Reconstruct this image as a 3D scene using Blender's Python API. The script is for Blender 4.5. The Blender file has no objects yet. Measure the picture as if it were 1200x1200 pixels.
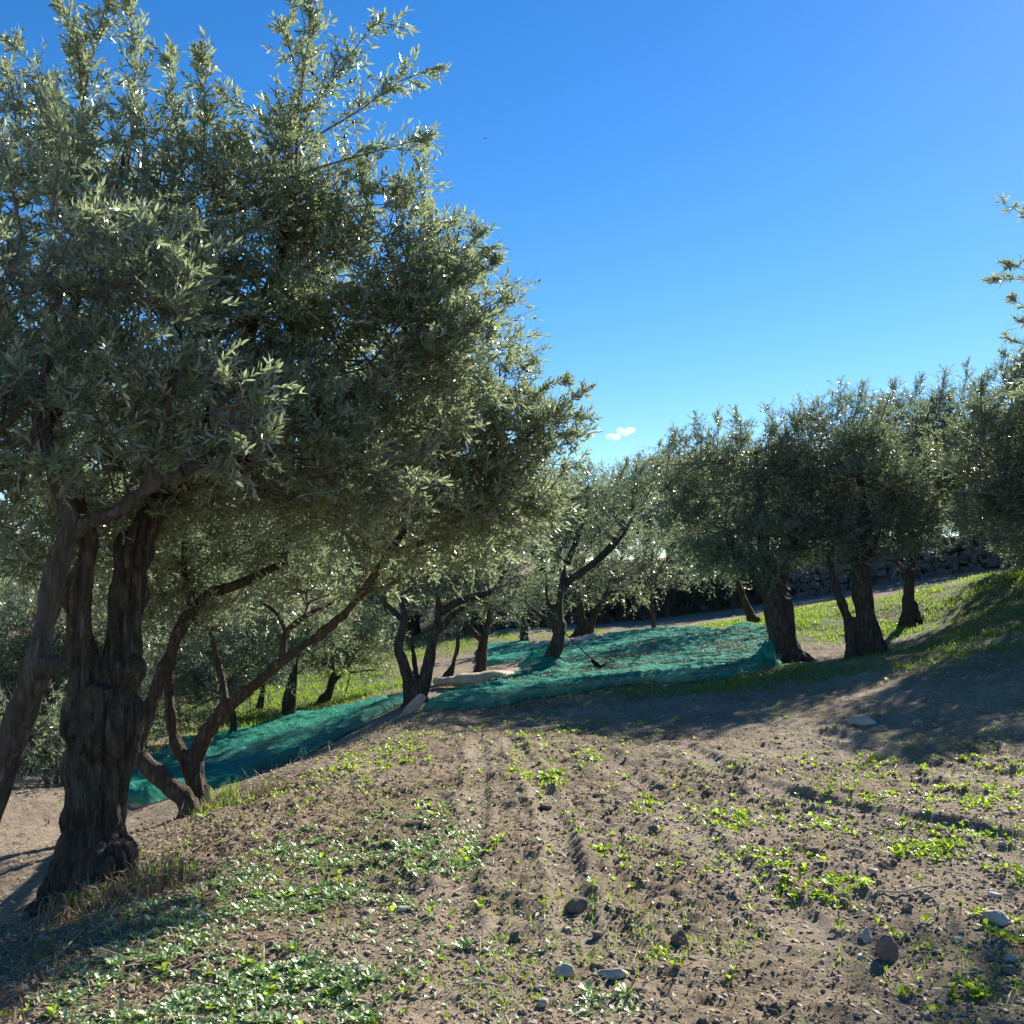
import bpy, math
import numpy as np
from mathutils import Vector

rng = np.random.default_rng(7)
S = bpy.context.scene
COL = S.collection
R = math.radians

# ------------------------------------------------------------------ camera
F = 1177.0                      # focal length in photo pixels (1200 px wide)
PITCH = math.atan(90.0 / F)
CP, SP = math.cos(PITCH), math.sin(PITCH)
cam = bpy.data.cameras.new("camera")
cam.sensor_width = 36.0
cam.lens = 36.0 * F / 1200.0
cam.clip_start = 0.05
cam.clip_end = 6000
camo = bpy.data.objects.new("camera", cam)
camo.location = (0, 0, 0)
camo.rotation_euler = (math.pi / 2 + PITCH, 0, 0)
COL.objects.link(camo)
S.camera = camo


def P(px, py, d):
    """point d metres ahead seen at photo pixel px, py"""
    u, v = (px - 600) / F, (600 - py) / F
    fy, fz = CP - v * SP, SP + v * CP
    return np.array([u * d / fy, d, fz * d / fy])


# ------------------------------------------------------------------ noise
def _hash(ix, iy, iz, seed):
    h = (ix.astype(np.int64) * 374761393 + iy.astype(np.int64) * 668265263 +
         iz.astype(np.int64) * 2147483647 + seed * 974711) & 0xFFFFFFFF
    h = ((h ^ (h >> 13)) * 1274126177) & 0xFFFFFFFF
    h = ((h ^ (h >> 16)) * 2246822519) & 0xFFFFFFFF
    return ((h ^ (h >> 15)) & 0xFFFFFF) / float(0xFFFFFF)


def noise3(p, seed=0):
    i = np.floor(p).astype(np.int64)
    f = p - i
    f = f * f * (3 - 2 * f)
    r = 0
    for dx in (0, 1):
        wx = f[..., 0] if dx else 1 - f[..., 0]
        for dy in (0, 1):
            wy = f[..., 1] if dy else 1 - f[..., 1]
            for dz in (0, 1):
                wz = f[..., 2] if dz else 1 - f[..., 2]
                r = r + wx * wy * wz * _hash(i[..., 0] + dx, i[..., 1] + dy, i[..., 2] + dz, seed)
    return r


def noise2(x, y, seed=0):
    x = np.asarray(x, float); y = np.asarray(y, float)
    ix = np.floor(x).astype(np.int64); iy = np.floor(y).astype(np.int64)
    fx = x - ix; fy = y - iy
    fx = fx * fx * (3 - 2 * fx); fy = fy * fy * (3 - 2 * fy)
    z = np.zeros_like(ix)
    a = _hash(ix, iy, z, seed); b = _hash(ix + 1, iy, z, seed)
    c = _hash(ix, iy + 1, z, seed); d = _hash(ix + 1, iy + 1, z, seed)
    return (a * (1 - fx) + b * fx) * (1 - fy) + (c * (1 - fx) + d * fx) * fy


def fbm2(x, y, seed=0, oct=4):
    r, a, t = 0, 1.0, 0
    for o in range(oct):
        c, s = math.cos(0.6 * o), math.sin(0.6 * o)
        r = r + a * noise2((x * c - y * s) * 2 ** o, (x * s + y * c) * 2 ** o, seed + o)
        t += a; a *= 0.5
    return r / t


def sstep(a, b, x):
    t = np.clip((x - a) / (b - a), 0, 1)
    return t * t * (3 - 2 * t)


# ------------------------------------------------------------------ mesh helpers
def mesh_from(name, verts, polys, mats, midx=None, smooth=False):
    """polys: list of (M,k) index arrays"""
    me = bpy.data.meshes.new(name)
    verts = np.ascontiguousarray(verts, np.float32)
    me.vertices.add(len(verts))
    me.vertices.foreach_set("co", verts.ravel())
    nl = sum(p.size for p in polys); npoly = sum(len(p) for p in polys)
    me.loops.add(nl); me.polygons.add(npoly)
    me.loops.foreach_set("vertex_index", np.concatenate([p.ravel() for p in polys]).astype(np.int32))
    sizes = np.concatenate([np.full(len(p), p.shape[1]) for p in polys])
    starts = np.concatenate([[0], np.cumsum(sizes)[:-1]]).astype(np.int32)
    me.polygons.foreach_set("loop_start", starts)
    if midx is not None:
        me.polygons.foreach_set("material_index", np.concatenate(
            [np.full(len(p), m) for p, m in zip(polys, midx)]).astype(np.int32))
    if smooth is True:
        me.polygons.foreach_set("use_smooth", np.ones(npoly, bool))
    elif smooth is not False:
        me.polygons.foreach_set("use_smooth", np.concatenate(
            [np.full(len(p), bool(m)) for p, m in zip(polys, smooth)]))
    for m in mats:
        me.materials.append(m)
    me.update(calc_edges=True)
    me.validate()
    return me


def link(name, me, parent=None):
    o = bpy.data.objects.new(name, me)
    COL.objects.link(o)
    if parent is not None:
        o.parent = parent
    return o


def tag(o, label=None, cat=None, group=None, kind=None):
    if label: o["label"] = label
    if cat: o["category"] = cat
    if group: o["group"] = group
    if kind: o["kind"] = kind
    return o


def thing(name, loc, label, cat, group=None):
    o = bpy.data.objects.new(name, None)
    o.empty_display_size = 0.2
    o.location = [float(c) for c in loc]
    COL.objects.link(o)
    return tag(o, label, cat, group)


class MB:
    def __init__(s):
        s.v = []; s.p = []; s.m = []; s.n = 0; s.s = []

    def add(s, v, p, m=0, sm=1):
        v = np.asarray(v, float).reshape(-1, 3)
        p = np.asarray(p, int)
        s.v.append(v); s.p.append(p + s.n); s.m.append(m); s.s.append(sm)
        s.n += len(v)

    def build(s, name, mats, parent=None, org=None):
        v = np.concatenate(s.v)
        if org is not None:
            v = v - np.asarray(org)
        return link(name, mesh_from(name, v, s.p, mats, s.m, s.s), parent)


def spline(pts, rad, step):
    pts = np.asarray(pts, float); rad = np.asarray(rad, float)
    n = len(pts)
    ext = np.vstack([2 * pts[0] - pts[1], pts, 2 * pts[-1] - pts[-2]])
    op, orr = [], []
    for i in range(n - 1):
        p0, p1, p2, p3 = ext[i:i + 4]
        k = max(1, int(np.linalg.norm(p2 - p1) / step))
        for t in np.arange(k) / k:
            op.append(0.5 * (2 * p1 + (p2 - p0) * t + (2 * p0 - 5 * p1 + 4 * p2 - p3) * t * t +
                             (3 * p1 - p0 - 3 * p2 + p3) * t ** 3))
            orr.append(rad[i] + (rad[i + 1] - rad[i]) * t)
    op.append(pts[-1]); orr.append(rad[-1])
    return np.array(op), np.array(orr)


def tube(pts, rad, ns=8, cap=True):
    pts = np.asarray(pts, float)
    n = len(pts)
    t = np.gradient(pts, axis=0)
    t /= np.linalg.norm(t, axis=1)[:, None] + 1e-9
    a = np.array([1.0, 0, 0]) if abs(t[0][0]) < 0.8 else np.array([0, 1.0, 0])
    u = np.cross(t[0], a); u /= np.linalg.norm(u)
    U = []
    for i in range(n):
        u = u - t[i] * np.dot(u, t[i]); u /= np.linalg.norm(u) + 1e-9
        U.append(u)
    U = np.array(U); V = np.cross(t, U)
    ang = np.arange(ns) * 2 * math.pi / ns
    v = pts[:, None] + np.asarray(rad)[:, None, None] * (U[:, None] * np.cos(ang)[None, :, None] +
                                                        V[:, None] * np.sin(ang)[None, :, None])
    v = v.reshape(-1, 3)
    i = np.arange(n - 1)[:, None] * ns; j = np.arange(ns)[None]
    q = np.stack([i + j, i + (j + 1) % ns, i + ns + (j + 1) % ns, i + ns + j], -1).reshape(-1, 4)
    caps = None
    if cap:
        caps = np.array([np.arange(ns)[::-1], (n - 1) * ns + np.arange(ns)])
    return v, q, caps


def thin_tubes(A, B, C, r0, r1, ns=3):
    """many short tubes through A-B-C (N,3) at once"""
    N = len(A)
    t = C - A; t /= np.linalg.norm(t, axis=1)[:, None] + 1e-9
    ref = rng.normal(size=(N, 3))
    u = np.cross(t, ref); u /= np.linalg.norm(u, axis=1)[:, None] + 1e-9
    w = np.cross(t, u)
    ang = np.arange(ns) * 2 * math.pi / ns
    rings = []
    for p, r in ((A, r0), (B, (r0 + r1) / 2), (C, r1)):
        r = np.broadcast_to(np.asarray(r, float), (N,))
        rings.append(p[:, None] + r[:, None, None] * (u[:, None] * np.cos(ang)[None, :, None] +
                                                       w[:, None] * np.sin(ang)[None, :, None]))
    v = np.stack(rings, 1).reshape(-1, 3)
    q = []
    for k in range(2):
        for j in range(ns):
            q.append([k * ns + j, k * ns + (j + 1) % ns, (k + 1) * ns + (j + 1) % ns, (k + 1) * ns + j])
    q = np.array(q)[None] + (np.arange(N) * 3 * ns)[:, None, None]
    return v, q.reshape(-1, 4)


# ------------------------------------------------------------------ materials
def mat(name):
    m = bpy.data.materials.new(name)
    m.use_nodes = True
    nt = m.node_tree
    nt.nodes.clear()
    out = nt.nodes.new("ShaderNodeOutputMaterial")
    return m, nt, out


def nd(nt, typ, **kw):
    n = nt.nodes.new(typ)
    for k, v in kw.items():
        if k in n.inputs:
            n.inputs[k].default_value = v
        else:
            setattr(n, k, v)
    return n


def ramp(nt, fac, stops):
    r = nt.nodes.new("ShaderNodeValToRGB")
    e = r.color_ramp.elements
    while len(e) < len(stops): e.new(0.5)
    for el, (p, c) in zip(e, stops):
        el.position = p; el.color = (*c, 1)
    nt.links.new(fac, r.inputs[0])
    return r.outputs[0]


def leaf_mat(name, fronts, backs, trans, rough=0.4, tr=0.3, spec=0.5):
    m, nt, out = mat(name)
    L = nt.links.new
    g = nd(nt, "ShaderNodeNewGeometry")
    cf = ramp(nt, g.outputs["Random Per Island"], fronts)
    cb = ramp(nt, g.outputs["Random Per Island"], backs)
    mx = nd(nt, "ShaderNodeMix", data_type="RGBA")
    L(g.outputs["Backfacing"], mx.inputs["Factor"])
    L(cf, mx.inputs["A"]); L(cb, mx.inputs["B"])
    b = nd(nt, "ShaderNodeBsdfPrincipled", Roughness=rough)
    b.inputs["Specular IOR Level"].default_value = spec
    L(mx.outputs["Result"], b.inputs["Base Color"])
    t = nd(nt, "ShaderNodeBsdfTranslucent", Color=(*trans, 1))
    ms = nd(nt, "ShaderNodeMixShader", Fac=tr)
    L(b.outputs[0], ms.inputs[1]); L(t.outputs[0], ms.inputs[2])
    L(ms.outputs[0], out.inputs[0])
    return m


M_LEAF = leaf_mat("olive_leaf",
                  [(0, (.068, .094, .042)), (.45, (.108, .136, .064)), (.9, (.165, .188, .098)), (1, (.30, .27, .09))],
                  [(0, (.30, .325, .25)), (1, (.44, .46, .37))], (.37, .45, .22), .27, .40, .9)
M_LEAF2 = leaf_mat("olive_leaf_darker",
                   [(0, (.060, .088, .047)), (.5, (.098, .126, .070)), (1, (.145, .170, .098))],
                   [(0, (.25, .28, .215)), (1, (.37, .40, .32))], (.29, .37, .16), .34, .38, .7)
M_WEED = leaf_mat("weed_leaf_pale",
                  [(0, (.26, .37, .15)), (.75, (.42, .52, .28)), (1, (.28, .40, .07))],
                 [(0, (.2, .27, .15)), (1, (.26, .33, .2))], (.30, .46, .10), .36, .30, .7)
M_SEED = leaf_mat("weed_leaf_bright",
                  [(0, (.11, .20, .03)), (1, (.17, .27, .045))],
                 [(0, (.12, .2, .05)), (1, (.17, .26, .06))], (.44, .62, .04), .42, .45, .5)
M_GRASS = leaf_mat("grass_blade",
                   [(0, (.07, .14, .022)), (.8, (.12, .20, .035)), (1, (.24, .20, .08))],
                   [(0, (.08, .15, .03)), (1, (.13, .2, .05))], (.34, .50, .04), .45, .42, .4)
M_STRAW = leaf_mat("dry_straw",
                   [(0, (.16, .105, .058)), (.5, (.28, .20, .115)), (1, (.42, .33, .21))],
                   [(0, (.16, .105, .058)), (.5, (.28, .20, .115)), (1, (.42, .33, .21))], (.25, .18, .09), .6, .12, .3)
M_SCRUB = leaf_mat("scrub_leaf",
                   [(0, (.045, .055, .022)), (.6, (.085, .085, .035)), (1, (.16, .12, .055))],
                   [(0, (.09, .1, .05)), (1, (.16, .14, .08))], (.14, .15, .05), .5, .2, .3)


def bark_mat(name, c0, c1, c2, sc):
    m, nt, out = mat(name)
    L = nt.links.new
    tc = nd(nt, "ShaderNodeTexCoord")
    mp = nd(nt, "ShaderNodeMapping"); mp.inputs["Scale"].default_value = (sc, sc, sc * .22)
    L(tc.outputs["Object"], mp.inputs[0])
    n1 = nd(nt, "ShaderNodeTexNoise", Scale=1.0, Detail=9.0, Roughness=.65)
    L(mp.outputs[0], n1.inputs["Vector"])
    n2 = nd(nt, "ShaderNodeTexNoise", Scale=3.0, Detail=4.0)
    L(tc.outputs["Object"], n2.inputs["Vector"])
    v = nd(nt, "ShaderNodeTexNoise", Scale=.8, Detail=5.0, Roughness=.55, Distortion=.6)
    L(mp.outputs[0], v.inputs["Vector"])
    c = ramp(nt, n1.outputs[0], [(.3, c0), (.52, c1), (.75, c2)])
    mx = nd(nt, "ShaderNodeMix", data_type="RGBA", blend_type="MULTIPLY")
    mx.inputs["Factor"].default_value = .6
    cr = ramp(nt, v.outputs[0], [(.36, (1, 1, 1)), (.47, (.38, .36, .34)), (.53, (.38, .36, .34)), (.64, (1, 1, 1))])
    L(c, mx.inputs["A"]); L(cr, mx.inputs["B"])
    mx2 = nd(nt, "ShaderNodeMix", data_type="RGBA", blend_type="MULTIPLY")
    mx2.inputs["Factor"].default_value = .5
    L(mx.outputs["Result"], mx2.inputs["A"])
    L(ramp(nt, n2.outputs[0], [(.3, (.55, .55, .55)), (.7, (1.25, 1.15, 1.05))]), mx2.inputs["B"])
    b = nd(nt, "ShaderNodeBsdfPrincipled", Roughness=.9)
    b.inputs["Specular IOR Level"].default_value = .2
    L(mx2.outputs["Result"], b.inputs["Base Color"])
    ad = nd(nt, "ShaderNodeMath", operation="MULTIPLY_ADD")
    L(cr, ad.inputs[0]); ad.inputs[1].default_value = .8
    L(n1.outputs[0], ad.inputs[2])
    bp = nd(nt, "ShaderNodeBump", Strength=1.0, Distance=.75 / sc)
    L(ad.outputs[0], bp.inputs["Height"])
    L(bp.outputs[0], b.inputs["Normal"])
    L(b.outputs[0], out.inputs[0])
    return m


M_BARK = bark_mat("olive_bark", (.050, .038, .029), (.130, .100, .076), (.26, .215, .175), 30)
M_BARK_G = bark_mat("olive_bark_grey", (.065, .050, .040), (.16, .128, .10), (.28, .235, .195), 26)
M_BARK_D = bark_mat("olive_bark_dark", (.04, .032, .025), (.085, .068, .052), (.15, .125, .10), 18)


def simple(name, col, rough=.8, spec=.3, var=.25, scale=8, bump=0.0):
    m, nt, out = mat(name)
    L = nt.links.new
    tc = nd(nt, "ShaderNodeTexCoord")
    n = nd(nt, "ShaderNodeTexNoise", Scale=scale, Detail=6.0, Roughness=.6)
    L(tc.outputs["Object"], n.inputs["Vector"])
    c = np.array(col)
    cc = ramp(nt, n.outputs[0], [(.28, tuple(c * (1 - var))), (.72, tuple(np.minimum(c * (1 + var), 1)))])
    b = nd(nt, "ShaderNodeBsdfPrincipled", Roughness=rough)
    b.inputs["Specular IOR Level"].default_value = spec
    L(cc, b.inputs["Base Color"])
    if bump:
        bp = nd(nt, "ShaderNodeBump", Strength=.7, Distance=bump)
        L(n.outputs[0], bp.inputs["Height"]); L(bp.outputs[0], b.inputs["Normal"])
    L(b.outputs[0], out.inputs[0])
    return m


M_TWIG = simple("twig_bark", (.15, .125, .10), .85, .2, .3, 20)
M_OLIVE = simple("olive_skin", (.018, .012, .016), .35, .5, .3, 30)
M_STONE = simple("limestone", (.43, .37, .29), .85, .25, .3, 9, .02)
M_STONE_D = simple("weathered_stone", (.15, .135, .115), .9, .2, .5, 4, .03)
M_ROLL = simple("beige_cloth", (.47, .38, .27), .85, .2, .3, 7, .03)
M_POLE = simple("black_pole", (.015, .015, .017), .9, .1, .2, 12)
M_WOOD = simple("cut_wood", (.42, .34, .25), .8, .2, .25, 14, .01)
M_BIRD = simple("dark_feathers", (.03, .03, .035), .7, .3, .2, 10)


def soil_colour(nt, pos):
    """brown tilled earth, paler dust and darker damp crumbs"""
    L = nt.links.new
    n1 = nd(nt, "ShaderNodeTexNoise", Scale=.9, Detail=5.0, Roughness=.6)
    n2 = nd(nt, "ShaderNodeTexNoise", Scale=9.0, Detail=8.0, Roughness=.7)
    n3 = nd(nt, "ShaderNodeTexNoise", Scale=60.0, Detail=4.0, Roughness=.7)
    for n in (n1, n2, n3): L(pos, n.inputs["Vector"])
    c1 = ramp(nt, n1.outputs[0], [(.3, (.205, .156, .100)), (.5, (.278, .219, .147)), (.7, (.350, .284, .200))])
    c2 = ramp(nt, n2.outputs[0], [(.3, (.58, .55, .52)), (.5, (.95, .95, .95)), (.72, (1.3, 1.28, 1.24))])
    c3 = ramp(nt, n3.outputs[0], [(.3, (.62, .6, .58)), (.55, (1, 1, 1)), (.75, (1.35, 1.33, 1.3))])
    a = nd(nt, "ShaderNodeMix", data_type="RGBA", blend_type="MULTIPLY"); a.inputs["Factor"].default_value = .8
    L(c1, a.inputs["A"]); L(c2, a.inputs["B"])
    b = nd(nt, "ShaderNodeMix", data_type="RGBA", blend_type="MULTIPLY"); b.inputs["Factor"].default_value = .8
    L(a.outputs["Result"], b.inputs["A"]); L(c3, b.inputs["B"])
    return b.outputs["Result"], n2.outputs[0], n3.outputs[0]


def make_ground_mat():
    m, nt, out = mat("tilled_earth")
    L = nt.links.new
    g = nd(nt, "ShaderNodeNewGeometry")
    col, h2, h3 = soil_colour(nt, g.outputs["Position"])
    at = nd(nt, "ShaderNodeAttribute", attribute_name="green")
    n = nd(nt, "ShaderNodeTexNoise", Scale=1.7, Detail=7.0, Roughness=.7)
    L(g.outputs["Position"], n.inputs["Vector"])
    gr = ramp(nt, n.outputs[0], [(.3, (.055, .085, .022)), (.55, (.10, .145, .035)), (.75, (.17, .17, .065))])
    mm = nd(nt, "ShaderNodeMath", operation="MULTIPLY")
    L(at.outputs["Fac"], mm.inputs[0])
    L(ramp(nt, n.outputs[0], [(.35, (.35, .35, .35)), (.55, (1, 1, 1))]), mm.inputs[1])
    mx = nd(nt, "ShaderNodeMix", data_type="RGBA")
    L(mm.outputs[0], mx.inputs["Factor"]); L(col, mx.inputs["A"]); L(gr, mx.inputs["B"])
    at2 = nd(nt, "ShaderNodeAttribute", attribute_name="dust")
    mx3 = nd(nt, "ShaderNodeMix", data_type="RGBA")
    mx3.inputs["B"].default_value = (.34, .275, .21, 1)
    L(at2.outputs["Fac"], mx3.inputs["Factor"]); L(mx.outputs["Result"], mx3.inputs["A"])
    b = nd(nt, "ShaderNodeBsdfPrincipled", Roughness=.95)
    b.inputs["Specular IOR Level"].default_value = .12
    L(mx3.outputs["Result"], b.inputs["Base Color"])
    ad = nd(nt, "ShaderNodeMath", operation="MULTIPLY_ADD")
    L(h3, ad.inputs[0]); ad.inputs[1].default_value = .6; L(h2, ad.inputs[2])
    bp = nd(nt, "ShaderNodeBump", Strength=.9, Distance=.035)
    L(ad.outputs[0], bp.inputs["Height"]); L(bp.outputs[0], b.inputs["Normal"])
    L(b.outputs[0], out.inputs[0])
    return m


def make_clod_mat():
    m, nt, out = mat("earth_clod")
    L = nt.links.new
    g = nd(nt, "ShaderNodeNewGeometry")
    c = ramp(nt, g.outputs["Random Per Island"], [(0, (.19, .142, .102)), (.55, (.28, .22, .165)), (.85, (.36, .295, .23)), (1, (.46, .41, .34))])
    n = nd(nt, "ShaderNodeTexNoise", Scale=70.0, Detail=4.0)
    L(g.outputs["Position"], n.inputs["Vector"])
    b = nd(nt, "ShaderNodeBsdfPrincipled", Roughness=.95)
    b.inputs["Specular IOR Level"].default_value = .12
    L(c, b.inputs["Base Color"])
    bp = nd(nt, "ShaderNodeBump", Strength=.7, Distance=.012)
    L(n.outputs[0], bp.inputs["Height"]); L(bp.outputs[0], b.inputs["Normal"])
    L(b.outputs[0], out.inputs[0])
    return m


def make_net_mat():
    m, nt, out = mat("green_net")
    L = nt.links.new
    g = nd(nt, "ShaderNodeNewGeometry")
    n = nd(nt, "ShaderNodeTexNoise", Scale=2.2, Detail=6.0, Roughness=.65)
    L(g.outputs["Position"], n.inputs["Vector"])
    c = ramp(nt, n.outputs[0], [(.28, (.012, .135, .094)), (.5, (.024, .245, .172)), (.72, (.07, .42, .30))])
    b = nd(nt, "ShaderNodeBsdfPrincipled", Roughness=.8)
    b.inputs["Specular IOR Level"].default_value = .12
    L(c, b.inputs["Base Color"])
    t = nd(nt, "ShaderNodeBsdfTranslucent", Color=(.04, .42, .29, 1))
    ms = nd(nt, "ShaderNodeMixShader", Fac=.2)
    L(b.outputs[0], ms.inputs[1]); L(t.outputs[0], ms.inputs[2])
    tr = nd(nt, "ShaderNodeBsdfTransparent")
    m2 = nd(nt, "ShaderNodeMixShader", Fac=.2)
    L(ms.outputs[0], m2.inputs[1]); L(tr.outputs[0], m2.inputs[2])
    n2 = nd(nt, "ShaderNodeTexNoise", Scale=18.0, Detail=5.0)
    L(g.outputs["Position"], n2.inputs["Vector"])
    bp = nd(nt, "ShaderNodeBump", Strength=.6, Distance=.05)
    L(n2.outputs[0], bp.inputs["Height"]); L(bp.outputs[0], b.inputs["Normal"])
    L(m2.outputs[0], out.inputs[0])
    return m


M_GROUND = make_ground_mat()
M_CLOD = make_clod_mat()
M_NET = make_net_mat()

# ------------------------------------------------------------------ terrain
CPTS = np.array([
    (0, 0, -1.6), (-2, 0, -1.62), (3, 0, -1.55), (8, 0, -1.3), (0, 4, -1.6), (2, 4, -1.57), (4, 5, -1.45), (-1.5, 4, -1.62),
    (0, 7, -1.6), (-1.5, 7, -1.65), (3, 8, -1.5), (5.5, 10, -1.22), (0, 10, -1.6), (-1.3, 10, -1.65), (2, 12, -1.55),
    (0, 13, -1.63), (-1.2, 13.3, -1.64), (7, 13, -.78), (9, 16, -.1), (11, 21, .45), (8, 6, -1.1), (12, 12, -.2),
    (-2.35, 4.5, -1.70), (-2.3, 6.5, -1.76), (-2.45, 8.6, -1.83), (-2.2, 10.2, -1.78), (-1.75, 12.2, -1.70), (-2.2, 2.5, -1.68),
    (-3.4, 2.5, -1.95), (-3.3, 4.5, -2.02), (-3.6, 6.5, -2.12), (-3.5, 9.0, -2.15), (-3.0, 11.2, -2.14), (-2.6, 12.8, -2.1),
    (-4.7, 10, -2.04), (-3.8, 7.6, -2.0), (-6.2, 14, -2.28), (-3.4, 16, -2.18), (-4.8, 19, -2.4), (-3, 22, -2.06), (-3.6, 28, -1.9),
    (-3.4, 19, -2.18), (-12, 20, -2.3), (-15, 10, -2.3), (-8, 5, -2.2), (-10, 40, -1.2), (-25, 60, .5), (-4, 36, -1.6),
    (-1.36, 14.6, -1.62), (.6, 18, -1.53), (-.6, 20.5, -1.66), (.3, 26, -1.5), (0, 31, -1.25), (2.1, 27, -1.22), (3.6, 25.5, -1.1),
    (4.7, 18, -1.22), (6.1, 17.5, -1.15), (7.9, 20, -.72), (5.3, 22, -.86), (2.6, 18, -1.42), (7, 30, -.7), (3, 31, -1.15),
    (12, 30, .25), (20, 30, 1.2), (25, 15, 1.3), (20, 5, .2), (10, 45, .6), (0, 50, -.4), (30, 60, 2), (0, 100, 1),
    (-60, 100, 2), (80, 100, 4), (0, -20, -1.6), (-20, -20, -2.2), (20, -20, -1), (-60, 20, -2.0), (70, 20, 3)])


def _rbf(x, y):
    n = len(CPTS)
    d = np.hypot(CPTS[:, None, 0] - CPTS[None, :, 0], CPTS[:, None, 1] - CPTS[None, :, 1])
    A = np.zeros((n + 1, n + 1)); A[:n, :n] = np.sqrt(d * d + .3) - .01 * np.eye(n); A[:n, n] = 1; A[n, :n] = 1
    return np.linalg.solve(A, np.append(CPTS[:, 2], 0))


RW = _rbf(0, 0)


def wall_y(x):
    return 32.5 + .35 * np.sin(x * .35) - .12 * np.clip(x - 6, 0, 20)


def h_base(x, y):
    x = np.asarray(x, float); y = np.asarray(y, float)
    shp = np.broadcast(x, y).shape
    xx = np.clip(np.broadcast_to(x, shp).ravel(), -70, 80); yy = np.clip(np.broadcast_to(y, shp).ravel(), -25, 110)
    r = np.full(xx.shape, RW[-1])
    for (cx, cy, _), w in zip(CPTS, RW[:-1]):
        r += w * np.sqrt((xx - cx) ** 2 + (yy - cy) ** 2 + .3)
    r = r.reshape(shp)
    up = 1.05 * sstep(0, .5, y - wall_y(x)) * sstep(-3.5, -1.0, x)
    # far hills so that the ground closes the horizon
    far = np.hypot(x, y)
    r = r + up + 14 * sstep(120, 900, far) * (.6 + .8 * fbm2(x / 260, y / 260, 55, 3))
    return r


RUTS = []


def field_mask(x, y):
    """1 on the tilled field, 0 below the bank and on the far terraces"""
    edge = np.interp(y, [0, 4.5, 8.6, 12, 13.5, 16], [-2.4, -2.45, -2.5, -1.9, -1.3, -.6])
    return sstep(-.35, .3, x - edge) * (1 - .7 * sstep(14.2, 17.5, y - .12 * x) - .3 * sstep(19, 24, y))


def seg_dist(x, y, pl):
    pl = np.asarray(pl)
    best = np.full(np.broadcast(x, y).shape, 1e9); sgn = np.zeros_like(best)
    for (ax, ay), (bx, by) in zip(pl[:-1], pl[1:]):
        dx, dy = bx - ax, by - ay
        t = np.clip(((x - ax) * dx + (y - ay) * dy) / (dx * dx + dy * dy), 0, 1)
        px, py = x - (ax + t * dx), y - (ay + t * dy)
        d = np.hypot(px, py)
        s = np.sign(dx * py - dy * px)
        k = d < best
        best = np.where(k, d, best); sgn = np.where(k, s, sgn)
    return best * sgn


def h_fine(x, y, hb=None):
    x = np.asarray(x, float); y = np.asarray(y, float)
    if hb is None: hb = h_base(x, y)
    fm = field_mask(x, y)
    near = 1 - sstep(25, 60, np.hypot(x, y))
    a = fbm2(x * 1.1, y * 1.1, 3, 3) - .5
    b = fbm2(x * 4.5, y * 4.5, 9, 3) - .5
    c = fbm2(x * 15, y * 15, 21, 3)
    c = np.abs(c - .5) * 2
    rough = .35 + 1.0 * sstep(.35, .65, fbm2(x * .7 + 5, y * .7, 33, 3))
    d = near * (a * .09 + (b * .065 + (.22 - c) * .06) * (.35 + .65 * fm) * rough)
    for pl, w, dep in RUTS:
        s = seg_dist(x, y, pl)
        q = np.abs(s) / w
        tread = .35 * np.sin((x * .55 + y) * 38)
        prof = np.where(q < 1, -dep * (1 - q ** 4) * (1 + .25 * tread), 0) + dep * .75 * np.exp(-((q - 1.35) / .33) ** 2)
        d = d * (1 - .75 * np.exp(-q ** 2)) + prof * (.75 + .5 * noise2(x * 3, y * 3, 77))
    return hb + d


def hit(px, py, fine=False):
    """first terrain point on the ray through a photo pixel"""
    ds = np.concatenate([np.arange(2.5, 20, .05), np.arange(20, 90, .25)])
    pts = np.array([P(px, py, d) for d in ds])
    h = h_base(pts[:, 0], pts[:, 1])
    k = np.argmax(pts[:, 2] <= h)
    p = pts[k]
    if fine:
        p = np.array([p[0], p[1], float(h_fine(p[0], p[1]))])
    return p


def poly_hit(pp):
    return [tuple(hit(*p)[:2]) for p in pp]


# tyre and plough tracks
RUTS.append((poly_hit([(793, 872), (850, 905), (930, 935), (1040, 958), (1180, 985)]), .13, .024))
RUTS.append((poly_hit([(600, 868), (625, 905), (650, 960), (665, 1030), (680, 1120)]), .10, .022))
RUTS.append((poly_hit([(700, 880), (760, 930), (850, 1010), (960, 1100)]), .13, .020))
RUTS.append((poly_hit([(960, 860), (1040, 880), (1190, 930)]), .12, .018))
RUTS.append((poly_hit([(560, 870), (560, 930), (540, 1040), (530, 1150)]), .10, .015))

# green amount by world ellipses (centre, radii)
GREEN = [((-4.2, 21), (2.6, 6.5), 1.0), ((-4.5, 30), (5, 5), .7), ((6.6, 23), (2.6, 4.2), 1.0), ((9.5, 21.0), (4.0, 4.0), .9),
         ((3.2, 15.0), (3.0, 1.5), .8), ((7.4, 15.0), (3.4, 2.6), .6), ((9.5, 17.5), (3.0, 3.0), .7), ((.5, 14.3), (2.0, .8), .3), ((5.5, 16), (1.5, .8), .5), ((1.0, 27), (2, 3), .5), ((-8, 18), (5, 6), .6)]


def green_amt(x, y):
    g = np.zeros(np.broadcast(x, y).shape)
    for (cx, cy), (rx, ry), a in GREEN:
        g = np.maximum(g, a * (1 - sstep(.55, 1.1, np.hypot((x - cx) / rx, (y - cy) / ry) + .5 * (fbm2(x * .8, y * .8, 61, 3) - .5))))
    return g


def make_axis(segs):
    v = [segs[0][0]]
    for a, b, s0, gr in segs:
        s = s0
        while v[-1] < b:
            v.append(v[-1] + s); s *= gr
    return np.array(v)


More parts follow.
